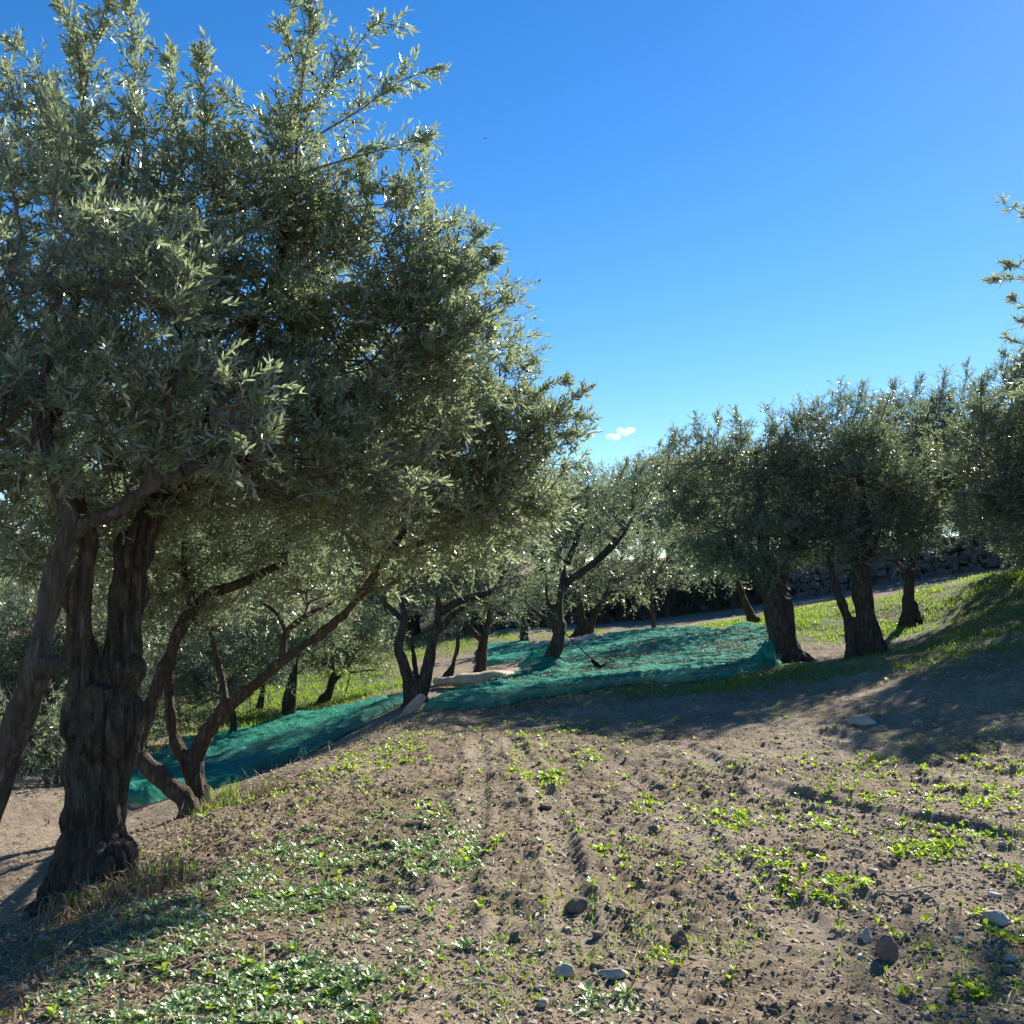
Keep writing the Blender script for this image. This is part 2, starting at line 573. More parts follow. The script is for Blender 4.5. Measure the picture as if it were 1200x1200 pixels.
ys = make_axis([(-30, 2.6, 1.2, .97), (2.6, 8.5, .024, 1.0), (8.5, 40, .03, 1.0052), (40, 3000, .3, 1.06)])
ys = np.unique(np.round(ys, 4))
xp = make_axis([(0, 3.2, .026, 1.0), (3.2, 14, .027, 1.006), (14, 3000, .15, 1.07)])
xs = np.concatenate([-xp[:0:-1], xp])
GX, GY = np.meshgrid(xs, ys)
GZ = h_fine(GX, GY)
ny, nx = GX.shape
ii = np.arange(ny - 1)[:, None] * nx + np.arange(nx - 1)[None]
quads = np.stack([ii, ii + 1, ii + nx + 1, ii + nx], -1).reshape(-1, 4)
gm = mesh_from("ground", np.stack([GX, GY, GZ], -1).reshape(-1, 3), [quads], [M_GROUND], smooth=True)
at = gm.attributes.new("green", "FLOAT", "POINT")
ga = np.maximum(green_amt(GX, GY), .55 * sstep(38, 70, np.hypot(GX, GY)))
at.data.foreach_set("value", ga.astype(np.float32).ravel())
at = gm.attributes.new("dust", "FLOAT", "POINT")
lowt = (1 - sstep(-2.9, -2.3, GX)) * (1 - sstep(11, 15, GY))
bk = np.exp(-(((GX - 1) / 3.5) ** 2 + ((GY - 31) / 2.2) ** 2))
rt = np.zeros_like(GX)
for pl, w_, dep in RUTS:
    rt = np.maximum(rt, np.exp(-(seg_dist(GX, GY, pl) / (w_ * 1.5)) ** 2))
at.data.foreach_set("value", np.clip((.28 * lowt + .8 * bk) * (1 - .8 * ga) + .6 * rt * noise2(GX * 2.5, GY * 2.5, 88), 0, 1).astype(np.float32).ravel())
tag(link("ground", gm), kind="structure")


# ------------------------------------------------------------------ foliage
def norm(a):
    return a / (np.linalg.norm(a, axis=-1, keepdims=True) + 1e-9)


def leaves(Pt, D, Ls, k, ll, lw, hexa=True, droop=.0):
    """k leaves in crossed pairs along each sprig -> vertex array (N*k, nv, 3)"""
    N = len(Pt)
    D = norm(D)
    U = norm(np.cross(D, rng.normal(size=(N, 3)))); V = np.cross(D, U)
    j = np.arange(k)
    t = (j // 2 + .7) / (k / 2 + .4)
    phi = (j % 2) * math.pi + (j // 2) * math.pi / 2
    phi = phi[None] + rng.normal(0, .35, (N, k))
    a = np.radians(52 - 22 * t)[None] + rng.normal(0, .22, (N, k))
    base = Pt[:, None] + D[:, None] * (Ls[:, None] * t[None])[..., None]
    base[..., 2] -= droop * (Ls[:, None] * t[None]) ** 2
    side = U[:, None] * np.cos(phi)[..., None] + V[:, None] * np.sin(phi)[..., None]
    ld = D[:, None] * np.cos(a)[..., None] + side * np.sin(a)[..., None]
    ld = norm(ld + rng.normal(0, .12, ld.shape))
    n = D[:, None] * np.sin(a)[..., None] - side * np.cos(a)[..., None]
    n = norm(n + rng.normal(0, .45, n.shape))
    w = norm(np.cross(ld, n)); n = np.cross(w, ld)
    le = (ll * rng.uniform(.65, 1.2, (N, k)))[..., None]
    wi = (lw * rng.uniform(.75, 1.2, (N, k)))[..., None]
    bend = le * rng.uniform(-.05, .16, (N, k))[..., None]
    if hexa:
        pts = [base, base + ld * le * .3 + w * wi * .46 + n * bend * .4, base + ld * le * .68 + w * wi * .42 + n * bend * .3,
               base + ld * le - n * bend * .5, base + ld * le * .68 - w * wi * .42 + n * bend * .3, base + ld * le * .3 - w * wi * .46 + n * bend * .4]
    else:
        pts = [base, base + ld * le * .5 + w * wi * .5 + n * bend * .4, base + ld * le, base + ld * le * .5 - w * wi * .5 + n * bend * .4]
    return np.stack(pts, 2).reshape(N * k, len(pts), 3)


def ellipsoid_pts(n, c, rd, shell=.55):
    d = norm(rng.normal(size=(n, 3)))
    r = rng.uniform(0, 1, n) ** (1 / 3)
    r = shell * (r * .35 + .65) + (1 - shell) * r
    # uneven outline: push and pull by direction
    bump = .72 + .55 * noise3(d * 2.3 + rng.uniform(0, 50, 3), 5)
    p = d * (r * bump)[:, None]
    return np.asarray(c) + p * np.asarray(rd), d


class Crown:
    def __init__(s, ll=.058, lw=.0135, hexa=True, k=16):
        s.ll, s.lw, s.hexa, s.k = ll, lw, hexa, k
        s.L = []; s.mb = MB()

    def clusters(s, Pc, Dc, centre, nsp, slen, twr=.004):
        """leafy ends: nsp sprigs fan out of every cluster point"""
        N = len(Pc)
        D = np.repeat(Dc, nsp, 0) + rng.normal(0, .75, (N * nsp, 3))
        D[:, 2] += .22
        D = norm(D)
        Pp = np.repeat(Pc, nsp, 0) + rng.normal(0, slen * .12, (N * nsp, 3))
        Ls = slen * rng.uniform(.4, 1.5, N * nsp)
        s.L.append(leaves(Pp, D, Ls, s.k, s.ll, s.lw, s.hexa, .9))
        # sprig stems and the twig back into the crown
        E = Pp + D * Ls[:, None]
        s.mb.add(*thin_tubes(Pp, (Pp + E) / 2, E, twr * .5, twr * .25), m=1)
        back = centre - Pc
        dl = np.linalg.norm(back, axis=1)[:, None]
        B = Pc + (back / (dl + 1e-6) * .7 - Dc * .6 + rng.normal(0, .25, Pc.shape)) * np.minimum(dl * .5, slen * 1.5)
        mid = (Pc + B) / 2 + rng.normal(0, slen * .15, Pc.shape)
        s.mb.add(*thin_tubes(B, mid, Pc, twr * 1.3, twr * .7), m=1)

    def lobe(s, c, rd, dens, nsp=4, slen=.22, up=.5, twr=.004, shell=.55):
        rd = np.asarray(rd, float)
        vol = 4.19 * rd[0] * rd[1] * rd[2]
        n = max(8, int(vol * dens / (nsp * s.k)))
        p, d = ellipsoid_pts(n, c, rd, shell)
        # clumps: drop clusters in the hollows of a noise field
        keep = noise3(p / (.22 + .12 * rd.mean()), 13) > .30
        p, d = p[keep], d[keep]
        dd = norm(d * .8 + np.array([0, 0, up]) + rng.normal(0, .35, d.shape))
        s.clusters(p, dd, np.asarray(c), nsp, slen, twr)

    def shoot(s, pts, r0=.012, side=.2, dense=1.0, step=.026):
        """one long leafy shoot with side sprigs"""
        q, _ = spline(pts, np.ones(len(pts)), .03)
        rr = np.linspace(r0, .0015, len(q))
        v, f, _c = tube(q, rr, 5, False)
        s.mb.add(v, f, m=1)
        ln = np.linalg.norm(np.diff(q, axis=0), axis=1).sum()
        n = max(4, int(ln / step * dense))
        t = rng.uniform(.12, 1, n)
        idx = np.minimum((t * (len(q) - 1)).astype(int), len(q) - 2)
        tan = norm(q[idx + 1] - q[idx])
        D = norm(tan * rng.uniform(.5, 1.2, n)[:, None] + rng.normal(0, .55, (n, 3)))
        Ls = 1.2 * side * (1.15 - .7 * t) * rng.uniform(.5, 1.4, n)
        Ls = np.maximum(Ls, .06)
        s.L.append(leaves(q[idx], D, Ls, 12, s.ll, s.lw, s.hexa))
        E = q[idx] + D * Ls[:, None]
        s.mb.add(*thin_tubes(q[idx], (q[idx] + E) / 2, E, .002, .001), m=1)
        # terminal sprig
        s.L.append(leaves(q[-4:-3], tan[:1] * 0 + norm(q[-1:] - q[-6:-5]), np.array([.14]), 12, s.ll, s.lw, s.hexa))

    def branch(s, pts, r0, r1, ns=6):
        q, rr = spline(pts, np.linspace(r0, r1, len(pts)), .08)
        q = q + np.stack([noise3(q * 3.1, 31 + i) - .5 for i in range(3)], -1) * .10 * np.sin(np.linspace(0, math.pi, len(q)))[:, None]
        v, f, c = tube(q, rr, ns, True)
        s.mb.add(v, f, m=1)

    def build(s, parent, org, leafm=M_LEAF, name="crown"):
        L = np.concatenate(s.L)
        n, nv, _ = L.shape
        s.mb.add(L.reshape(-1, 3), np.arange(n * nv).reshape(n, nv), m=0, sm=0)
        return s.mb.build(name, [leafm, M_TWIG], parent, org)


# ------------------------------------------------------------------ trunks
def px_path(pp, sc=1.0):
    """[(px,py,d,r_px)] -> points, radii in metres"""
    return [P(a, b, d) for a, b, d, r in pp], [sc * r * d / F for a, b, d, r in pp]


def fused_trunk(name, paths, mat_, parent, org, vox=.02, rough=.02, freq=14, step=.06, balls=(), seed=0, roots=None, twist=.0):
    """limbs fused into one gnarled surface"""
    vs, fs, n = [], [], 0
    for pts, rad in paths:
        q, rr = spline(pts, rad, step)
        v, f, c = tube(q, rr, 14)
        vs.append(v); fs += [tuple(int(i) + n for i in x) for x in f]; fs += [tuple(int(i) + n for i in x) for x in c]
        n += len(v)
    if roots is not None:
        b, r, cnt = roots
        for k in range(cnt):
            a = 2 * math.pi * (k + rng.uniform(-.25, .25)) / cnt
            ln = r * rng.uniform(1.5, 2.4)
            e = np.array([b[0] + math.cos(a) * ln, b[1] + math.sin(a) * ln, 0])
            e[2] = float(h_base(e[0], e[1])) - .06
            s_ = np.array([b[0] + math.cos(a) * r * .35, b[1] + math.sin(a) * r * .35, b[2] + r * rng.uniform(1.3, 2.2)])
            m_ = np.array([b[0] + math.cos(a) * r * .95, b[1] + math.sin(a) * r * .95, b[2] + r * .45])
            q, rr = spline([s_, m_, e], [r * .35, r * .38, r * .16], step)
            v, f, c = tube(q, rr, 12)
            vs.append(v); fs += [tuple(int(i) + n for i in x) for x in f]; fs += [tuple(int(i) + n for i in x) for x in c]
            n += len(v)
    for c0, r0 in balls:
        th = np.linspace(0, math.pi, 8); q = np.array([np.asarray(c0) + np.array([0, 0, -math.cos(t) * r0]) for t in th])
        v, f, c = tube(q, np.maximum(np.sin(th) * r0, .002), 12)
        vs.append(v); fs += [tuple(int(i) + n for i in x) for x in f]; fs += [tuple(int(i) + n for i in x) for x in c]
        n += len(v)
    me = bpy.data.meshes.new("tmp")
    me.from_pydata([tuple(x) for x in np.concatenate(vs)], [], fs)
    o = bpy.data.objects.new("tmp", me); COL.objects.link(o)
    mo = o.modifiers.new("r", "REMESH"); mo.mode = "VOXEL"; mo.voxel_size = vox
    sm = o.modifiers.new("s", "SMOOTH"); sm.iterations = 6; sm.factor = .5
    dg = bpy.context.evaluated_depsgraph_get()
    em = bpy.data.meshes.new_from_object(o.evaluated_get(dg))
    bpy.data.objects.remove(o); bpy.data.meshes.remove(me)
    nv = len(em.vertices)
    co = np.empty(nv * 3, np.float32); em.vertices.foreach_get("co", co); co = co.reshape(-1, 3).astype(float)
    no = np.empty(nv * 3, np.float32); em.vertex_normals.foreach_get("vector", no); no = no.reshape(-1, 3)
    s = co + seed * 7.3
    s[:, 0] += twist * co[:, 2]
    r1 = np.abs(noise3(s * np.array([freq, freq, freq * .16]), seed) - .5) * 2
    r2 = np.abs(noise3(s * np.array([freq * 2.3, freq * 2.3, freq * .5]), seed + 3) - .5) * 2
    lump = noise3(s * freq * .38, seed + 8) - .45
    co = co + no * (rough * (-1.5 * (1 - r1) ** 4 + .5 * r2 - .1) + rough * 2.2 * lump)[:, None]
    em.vertices.foreach_set("co", (co - np.asarray(org)).astype(np.float32).ravel())
    em.polygons.foreach_set("use_smooth", np.ones(len(em.polygons), bool))
    em.materials.clear(); em.materials.append(mat_)
    em.name = name; em.update()
    return link(name, em, parent)


def limb(pts, rad, mat_, parent, org, name="limb", ns=10):
    q, rr = spline(pts, rad, .05)
    q = q + np.stack([noise3(q * 2.7, 41 + i) - .5 for i in range(3)], -1) * (rr * .9)[:, None]
    rr = rr * (.85 + .4 * noise3(q * 6, 47))
    mb = MB(); v, f, c = tube(q, rr, ns); mb.add(v, f); mb.add(np.zeros((0, 3)), c - len(v))
    return mb.build(name, [mat_], parent, org)


def nearest(ends, c):
    e = min(ends, key=lambda q: np.linalg.norm(np.asarray(q) - c))
    return np.asarray(e)


def px_lobes(l):
    """[(px,py,d,rx_px,ry_px[,rd_m])] -> centre, radii"""
    out = []
    for t in l:
        px, py, d, rx, ry = t[:5]
        rx, ry = rx * d / F, ry * d / F
        out.append((P(px, py, d), (rx, t[5] if len(t) > 5 else max(rx, ry) * .9, ry)))
    return out


def base_point(path):
    p = np.array(path[0][0]); p[2] = float(h_base(p[0], p[1])); return p


def olive_tree(label, trunk_px, limbs_px, lobes_px, dens, group="olive trees of the grove", bark=M_BARK, leafm=M_LEAF2,
               ll=.075, lw=.019, hexa=False, k=14, nsp=4, slen=.3, vox=.03, rough=.022, freq=9, seed=0, roots=True,
               shoots=(), twr=.006, name="olive_tree", up=.5, balls=(), lobes_w=()):
    paths = [px_path(t, .88 if vox < .02 else .74) for t in trunk_px]
    b = base_point(paths[0])
    root = thing(name, b, label, "olive tree", group)
    # sink the base into the ground
    for pts, rad in paths[:1]:
        pts.insert(0, np.array([pts[0][0], pts[0][1], min(pts[0][2], b[2]) - .25])); rad.insert(0, rad[0] * 1.05)
    fused_trunk("trunk", paths, bark, root, b, vox, rough, freq, seed=seed,
                roots=(b, paths[0][1][0] * .75, 6) if roots else None, balls=balls)
    ends = [p[0][-1] for p in paths]
    for lp in limbs_px:
        pts, rad = px_path(lp)
        limb(pts, rad, bark, root, b)
        ends.append(pts[-1]); ends.append(pts[len(pts) // 2])
    cr = Crown(ll, lw, hexa, k)
    for c, rd in px_lobes(lobes_px) + list(lobes_w):
        cr.lobe(c, rd, dens, nsp, slen, up, twr)
        e = nearest(ends, c)
        rm = min(rd)
        cr.branch([e, (e + c) / 2 + rng.normal(0, .12 * rm, 3), c], .022 + .012 * rm, .012, 6)
        for q in range(6):
            d = norm(rng.normal(size=3) + np.array([0, 0, .5])) * np.asarray(rd) * .8
            o_ = e + (c - e) * rng.uniform(.35, 1.05)
            cr.branch([o_, o_ + (c + d - o_) * .45 + rng.normal(0, .16 * rm, 3), c + d], .010, .003, 5)
    for sh in shoots:
        cr.shoot([P(*q) for q in sh[0]], *sh[1:])
    cr.build(root, b, leafm)
    return root


# --- A: grey limb at the left edge
olive_tree("olive tree with smooth grey leaning trunk cut by the left edge of the view",
           [[(-48, 1075, 5.1, 34), (-30, 990, 5.1, 24), (8, 880, 5.05, 21), (42, 790, 5.0, 18), (52, 735, 5.0, 15), (72, 650, 5.0, 14), (92, 618, 5.0, 14), (135, 600, 5.0, 12), (172, 572, 5.05, 10), (215, 554, 5.1, 8)]],
           [[(215, 554, 5.1, 8), (250, 535, 5.25, 5.5), (290, 500, 5.4, 3.5), (330, 470, 5.6, 2)],
            [(85, 625, 5.0, 11), (60, 540, 5.0, 8), (50, 450, 5.0, 5), (70, 340, 5.0, 3)],
            [(172, 572, 5.05, 8), (190, 500, 5.1, 6), (210, 420, 5.2, 4)]],
           [(40, 330, 5.0, 90, 130), (60, 480, 5.0, 100, 90), (160, 470, 5.2, 90, 90), (20, 590, 5.2, 70, 60), (150, 330, 5.2, 90, 110),
            (250, 480, 5.2, 80, 70), (300, 540, 5.4, 60, 30), (-60, 420, 5.0, 100, 160), (-80, 560, 5.1, 90, 90)],
           10500, bark=M_BARK_G, leafm=M_LEAF, ll=.064, lw=.0155, hexa=True, k=16, slen=.2, vox=.012, rough=.010, freq=18, seed=1, twr=.004,
           balls=[(P(50, 780, 5.0), .085)],
           shoots=[([(20, 250, 5), (5, 180, 5), (-10, 110, 5)], .01, .2), ([(60, 260, 5), (70, 170, 5.0), (62, 110, 5.0)], .01, .18)])

# --- B: big knotted trunk
tb = olive_tree("largest olive tree, thick dark knotted trunk split in two above the bank",
           [[(96, 1055, 6.3, 48), (106, 1000, 6.3, 42), (117, 900, 6.3, 43), (122, 835, 6.3, 50), (124, 800, 6.3, 38)],
            [(104, 830, 6.3, 24), (98, 770, 6.25, 20), (88, 710, 6.2, 19), (100, 655, 6.2, 16), (90, 600, 6.2, 16), (60, 520, 6.2, 12), (70, 400, 6.3, 8)],
            [(134, 830, 6.35, 28), (146, 765, 6.35, 25), (151, 705, 6.4, 24), (153, 655, 6.4, 24), (172, 610, 6.45, 18), (215, 550, 6.5, 14), (260, 460, 6.6, 10), (300, 360, 6.7, 7)]],
           [[(200, 570, 6.5, 11), (290, 540, 6.6, 9), (380, 480, 6.8, 6), (450, 440, 7.0, 4)],
            [(260, 460, 6.6, 8), (320, 330, 6.7, 6), (345, 220, 6.7, 4)],
            [(70, 400, 6.3, 7), (120, 280, 6.4, 5), (150, 170, 6.4, 3)]],
           [(330, 330, 6.8, 130, 120), (200, 400, 6.4, 140, 120), (430, 420, 7.0, 130, 110), (140, 250, 6.5, 120, 110), (440, 300, 7.0, 100, 90),
            (520, 400, 7.1, 70, 100), (300, 520, 6.6, 150, 80), (250, 250, 6.6, 90, 90), (350, 210, 6.7, 90, 80), (150, 560, 6.8, 140, 70),
            (60, 220, 6.5, 90, 90), (530, 310, 7.1, 45, 50), (20, 420, 6.6, 100, 130), (390, 570, 6.8, 120, 60), (60, 620, 7.0, 120, 60)],
           10500, leafm=M_LEAF, ll=.066, lw=.0162, hexa=True, k=16, slen=.22, vox=.012, rough=.032, freq=15, seed=2, twr=.004,
           balls=[(P(158, 652, 6.38), .135), (P(104, 850, 6.24), .17), (P(128, 1010, 6.15), .17), (P(150, 790, 6.3), .13)],
           shoots=[([(345, 260, 6.6), (350, 130, 6.6), (362, 50, 6.6), (372, -25, 6.6)], .016, .24, 1.3),
                   ([(350, 150, 6.6), (400, 80, 6.6), (440, 30, 6.6), (478, 35, 6.6)], .008, .2),
                   ([(352, 170, 6.6), (420, 130, 6.6), (470, 95, 6.6), (512, 80, 6.6)], .008, .2),
                   ([(360, 200, 6.6), (430, 180, 6.6), (505, 160, 6.6)], .008, .2),
                   ([(345, 160, 6.6), (300, 130, 6.6), (255, 105, 6.6)], .007, .18),
                   ([(352, 90, 6.6), (335, 40, 6.6), (345, 5, 6.6)], .006, .16),
                   ([(150, 200, 6.5), (158, 90, 6.5), (150, -15, 6.5)], .012, .24, 1.2),
                   ([(100, 200, 6.5), (95, 90, 6.5), (75, -15, 6.5)], .012, .24, 1.3),
                   ([(60, 180, 6.5), (45, 90, 6.5), (12, 50, 6.5)], .01, .22, 1.2),
                   ([(90, 150, 6.5), (110, 60, 6.5), (125, 5, 6.5)], .01, .22, 1.2),
                   ([(215, 220, 6.5), (205, 130, 6.5), (198, 55, 6.5)], .01, .22, 1.2),
                   ([(235, 220, 6.5), (240, 130, 6.5), (236, 60, 6.5)], .01, .2, 1.2),
                   ([(20, 200, 6.5), (15, 110, 6.5), (-10, 60, 6.5)], .01, .2),
                   ([(430, 260, 7), (480, 215, 7), (500, 175, 7)], .008, .18),
                   ([(480, 330, 7), (540, 295, 7), (562, 268, 7)], .008, .18),
                   ([(500, 350, 7), (560, 320, 7), (580, 305, 7)], .008, .18),
                   ([(510, 380, 7), (560, 365, 7), (590, 350, 7)], .008, .18),
                   ([(530, 330, 7), (560, 300, 7), (580, 290, 7)], .006, .16)])
# ripe olives hanging in the upper shoots
ol = MB()
th = np.linspace(0, math.pi, 7)
v, f, c = tube(np.array([[0, 0, -math.cos(t) * .014] for t in th]), np.maximum(np.sin(th) * .0095, .0005), 8)
ol.add(v, f)
first = None
for px, py in [(345, 150), (366, 86), (411, 95), (421, 123), (414, 143), (404, 160), (430, 182), (443, 218), (449, 222), (418, 205), (375, 245), (184, 213),
               (390, 262), (330, 125), (352, 177), (500, 330), (455, 300), (300, 240), (610, 0)][:-1]:
    p = P(px, py, 6.35) - np.array(tb.location)
    if first is None:
        first = ol.build("olive", [M_OLIVE], tb); o = first
    else:
        o = first.copy(); COL.objects.link(o); o.parent = tb
    o.location = [float(q) for q in p]

# --- D: leaning trunk
olive_tree("olive tree with dark trunk leaning left, just right of the thick knotted trunk",
           [[(220, 942, 8.6, 14), (203, 925, 8.6, 13), (180, 903, 8.6, 13), (160, 880, 8.6, 13), (166, 855, 8.6, 13), (178, 825, 8.65, 11), (186, 800, 8.7, 9),
             (197, 775, 8.75, 9), (207, 745, 8.8, 8.5), (224, 718, 8.9, 8), (246, 694, 9.0, 6.5)],
            [(165, 855, 8.6, 8), (161, 828, 8.6, 6), (158, 812, 8.6, 4)]],
           [[(246, 694, 9, 6), (290, 680, 9.1, 5), (335, 660, 9.3, 3.5)], [(224, 718, 8.9, 6), (215, 660, 9, 4.5), (220, 590, 9, 3)]],
           [(200, 700, 9.4, 90, 45), (140, 660, 9.2, 80, 60), (310, 700, 9.8, 60, 25), (250, 610, 9.3, 130, 55), (330, 650, 9.6, 80, 40), (190, 650, 9.2, 80, 50), (220, 560, 9.2, 120, 60), (350, 590, 9.4, 100, 50)],
           6000, leafm=M_LEAF, ll=.066, lw=.0162, hexa=True, k=14, slen=.22, vox=.016, rough=.014, freq=16, seed=3, twr=.004, bark=M_BARK)

# --- C: forked trunk with the long limb
olive_tree("olive tree forked low on the bank with a long limb reaching up to the right",
           [[(231, 938, 8.9, 17), (228, 915, 8.9, 15), (225, 893, 8.9, 15)],
            [(225, 897, 8.9, 10), (207, 873, 8.9, 9), (201, 840, 8.9, 8), (199, 800, 8.95, 7), (204, 760, 9.0, 5)],
            [(228, 893, 8.9, 11), (241, 862, 8.9, 11), (261, 834, 8.85, 11), (296, 804, 8.8, 9), (331, 775, 8.7, 8), (369, 748, 8.6, 7), (401, 722, 8.5, 6), (421, 699, 8.5, 5)]],
           [[(421, 699, 8.5, 5), (455, 650, 8.4, 4.2), (500, 590, 8.3, 3.4), (560, 540, 8.2, 2.4)],
            [(264, 830, 8.85, 5), (261, 795, 8.9, 4.2), (253, 765, 8.9, 3.2), (246, 740, 8.9, 2)],
            [(331, 772, 8.7, 4.5), (336, 742, 8.7, 3.6), (358, 723, 8.7, 3), (392, 705, 8.7, 2)],
            [(336, 742, 8.7, 3), (325, 720, 8.7, 2.4), (305, 705, 8.7, 1.6)],
            [(455, 650, 8.4, 3.5), (530, 625, 8.3, 2.8), (600, 600, 8.2, 2)]],
           [(540, 520, 8.2, 110, 80), (480, 590, 8.4, 100, 50), (420, 560, 8.4, 90, 70), (600, 570, 8.1, 55, 60), (630, 500, 8.0, 50, 45),
            (520, 640, 8.5, 75, 30), (430, 670, 8.7, 60, 30), (590, 620, 8.2, 45, 30), (360, 690, 8.9, 60, 32), (450, 480, 8.3, 100, 80), (590, 450, 8.2, 45, 45),
            (480, 675, 8.6, 40, 22), (560, 440, 8.3, 45, 50), (622, 535, 7.9, 55, 60), (203, 752, 9.0, 36, 34), (245, 735, 8.9, 26, 22), (585, 600, 8.0, 60, 40), (640, 575, 8.0, 28, 35), (520, 570, 7.8, 90, 60)],
           9000, leafm=M_LEAF, ll=.066, lw=.0162, hexa=True, k=14, slen=.22, vox=.016, rough=.014, freq=16, seed=4, twr=.004,
           shoots=[([(620, 500, 8), (660, 475, 8), (692, 455, 8)], .007, .18), ([(610, 480, 8), (640, 455, 8), (662, 445, 8)], .006, .17),
                   ([(630, 520, 8), (665, 510, 8), (692, 508, 8)], .006, .17), ([(630, 540, 8), (660, 545, 8), (682, 540, 8)], .006, .16),
                   ([(600, 460, 8), (612, 435, 8), (625, 425, 8)], .006, .16), ([(620, 570, 8), (640, 590, 8), (648, 615, 8)], .006, .16),
                   ([(640, 500, 8), (670, 490, 8), (690, 487, 8)], .006, .16)])

# ------------------------------------------------------------------ middle distance trees
olive_tree("olive tree with three dark stems at the near end of the green net",
           [[(488, 836, 14.4, 20), (486, 815, 14.4, 18), (483, 798, 14.4, 17)],
            [(482, 810, 14.4, 11), (475, 785, 14.4, 8), (468, 757, 14.4, 8), (474, 725, 14.4, 5), (470, 700, 14.5, 4)],
            [(490, 815, 14.4, 9), (487, 785, 14.5, 4), (483, 755, 14.5, 3.5), (482, 735, 14.5, 3)],
            [(494, 815, 14.4, 12), (502, 780, 14.4, 9), (507, 750, 14.4, 8), (515, 715, 14.4, 7), (512, 690, 14.4, 5)]],
           [[(515, 718, 14.4, 5), (540, 705, 14.4, 4), (575, 695, 14.5, 3)], [(474, 728, 14.4, 3), (450, 705, 14.5, 2.4)],
            [(508, 745, 14.4, 4), (530, 722, 14.4, 3), (545, 712, 14.4, 2)]],
           [(480, 690, 14.6, 45, 32), (535, 680, 14.6, 55, 36), (590, 685, 14.7, 48, 28), (455, 720, 14.6, 30, 28), (520, 640, 14.8, 70, 40), (600, 655, 14.8, 40, 30),
            (430, 700, 14.8, 35, 30), (470, 650, 16, 80, 40), (545, 625, 16.5, 80, 40), (410, 640, 15.5, 60, 40)], 3800, seed=5, vox=.025)
olive_tree("small olive tree behind the pale rolled bundle, lit stub on its thick trunk",
           [[(562, 795, 20.3, 10), (563, 775, 20.3, 9), (566, 755, 20.3, 8), (570, 735, 20.3, 7), (574, 715, 20.3, 5)]],
           [[(566, 752, 20.3, 4), (550, 735, 20.3, 3), (545, 720, 20.3, 2)]],
           [(575, 708, 20.5, 38, 22), (545, 715, 20.5, 35, 20), (600, 700, 20.6, 28, 22), (560, 690, 20.6, 45, 25)], 1700, seed=6, vox=.035, k=12, ll=.085, lw=.022)
olive_tree("slim olive tree leaning right, far left of the stubbed trunk",
           [[(523, 800, 19.5, 9), (530, 780, 19.5, 6), (536, 760, 19.5, 5), (537, 740, 19.5, 4)]], [],
           [(540, 725, 19.7, 28, 20), (520, 720, 19.7, 30, 22)], 1700, seed=7, vox=.035, k=12, ll=.085, lw=.022)
olive_tree("dark short olive tree at the end of the far pale bundle",
           [[(615, 768, 26.5, 9), (615, 750, 26.5, 8), (613, 735, 26.5, 7), (611, 722, 26.5, 6)]], [],
           [(615, 708, 26.5, 34, 24), (640, 700, 26.5, 26, 20), (595, 712, 26.5, 26, 18)], 1400, seed=8, vox=.045, k=12, ll=.09, lw=.024)
olive_tree("olive tree in the middle of the net, trunk slanting right and forking in the air",
           [[(627, 796, 17.8, 13), (640, 780, 17.8, 12.5), (650, 762, 17.8, 12), (656, 745, 17.8, 11), (657, 728, 17.8, 10)],
            [(656, 738, 17.8, 8), (655, 710, 17.8, 7), (659, 685, 17.8, 6), (663, 660, 17.9, 4.5)],
            [(652, 738, 17.8, 7), (646, 715, 17.8, 5), (640, 695, 17.8, 4), (640, 675, 17.9, 3)],
            [(650, 736, 17.8, 6), (636, 723, 17.8, 5), (622, 712, 17.8, 4.5), (612, 700, 17.8, 3.5)]],
           [[(659, 690, 17.8, 4), (670, 677, 17.8, 4), (690, 665, 17.8, 3.4), (715, 645, 17.9, 2.6), (735, 620, 18, 1.6)],
            [(664, 680, 17.8, 3), (700, 655, 17.8, 2.4), (722, 630, 17.9, 1.8)],
            [(663, 660, 17.9, 4), (680, 620, 18, 2.5), (690, 580, 18, 1.6)]],
           [(665, 620, 18, 50, 42), (720, 600, 18.1, 42, 45), (640, 640, 18, 32, 38), (690, 570, 18.1, 45, 25), (742, 575, 18.2, 28, 28), (655, 585, 18, 36, 28)],
           1700, seed=9, slen=.34,
           shoots=[([(740, 590, 18), (745, 560, 18), (747, 535, 18)], .012, .3), ([(720, 580, 18), (728, 555, 18), (735, 540, 18)], .012, .3),
                   ([(690, 570, 18), (688, 555, 18), (690, 548, 18)], .012, .3), ([(755, 590, 18), (765, 565, 18), (768, 545, 18)], .012, .3)])
olive_tree("paired dark olive trunks standing behind the slanting middle tree",
           [[(677, 750, 27, 10), (681, 735, 27, 8), (680, 715, 27, 6), (678, 700, 27, 5)],
            [(693, 748, 27, 9), (692, 733, 27, 8), (700, 715, 27, 6), (708, 702, 27, 4), (712, 690, 27, 3)]], [],
           [(690, 680, 27.2, 42, 26), (722, 665, 27.2, 40, 32), (740, 690, 27.3, 28, 20), (668, 692, 27.2, 28, 20), (735, 640, 27.4, 40, 28)], 1000, seed=10, vox=.045, k=12, ll=.09, lw=.024)
olive_tree("small pale olive tree with the green net gathered round its thin trunk",
           [[(767, 742, 26, 5), (765, 725, 26, 4), (763, 705, 26, 3.5), (764, 690, 26, 3)]], [],
           [(765, 672, 26.2, 36, 28), (785, 645, 26.3, 40, 38), (745, 655, 26.3, 32, 30), (775, 610, 26.4, 38, 36), (800, 680, 26.3, 25, 18)], 1100, seed=11, vox=.04, k=12, ll=.09, lw=.024,
           leafm=M_LEAF, roots=False)
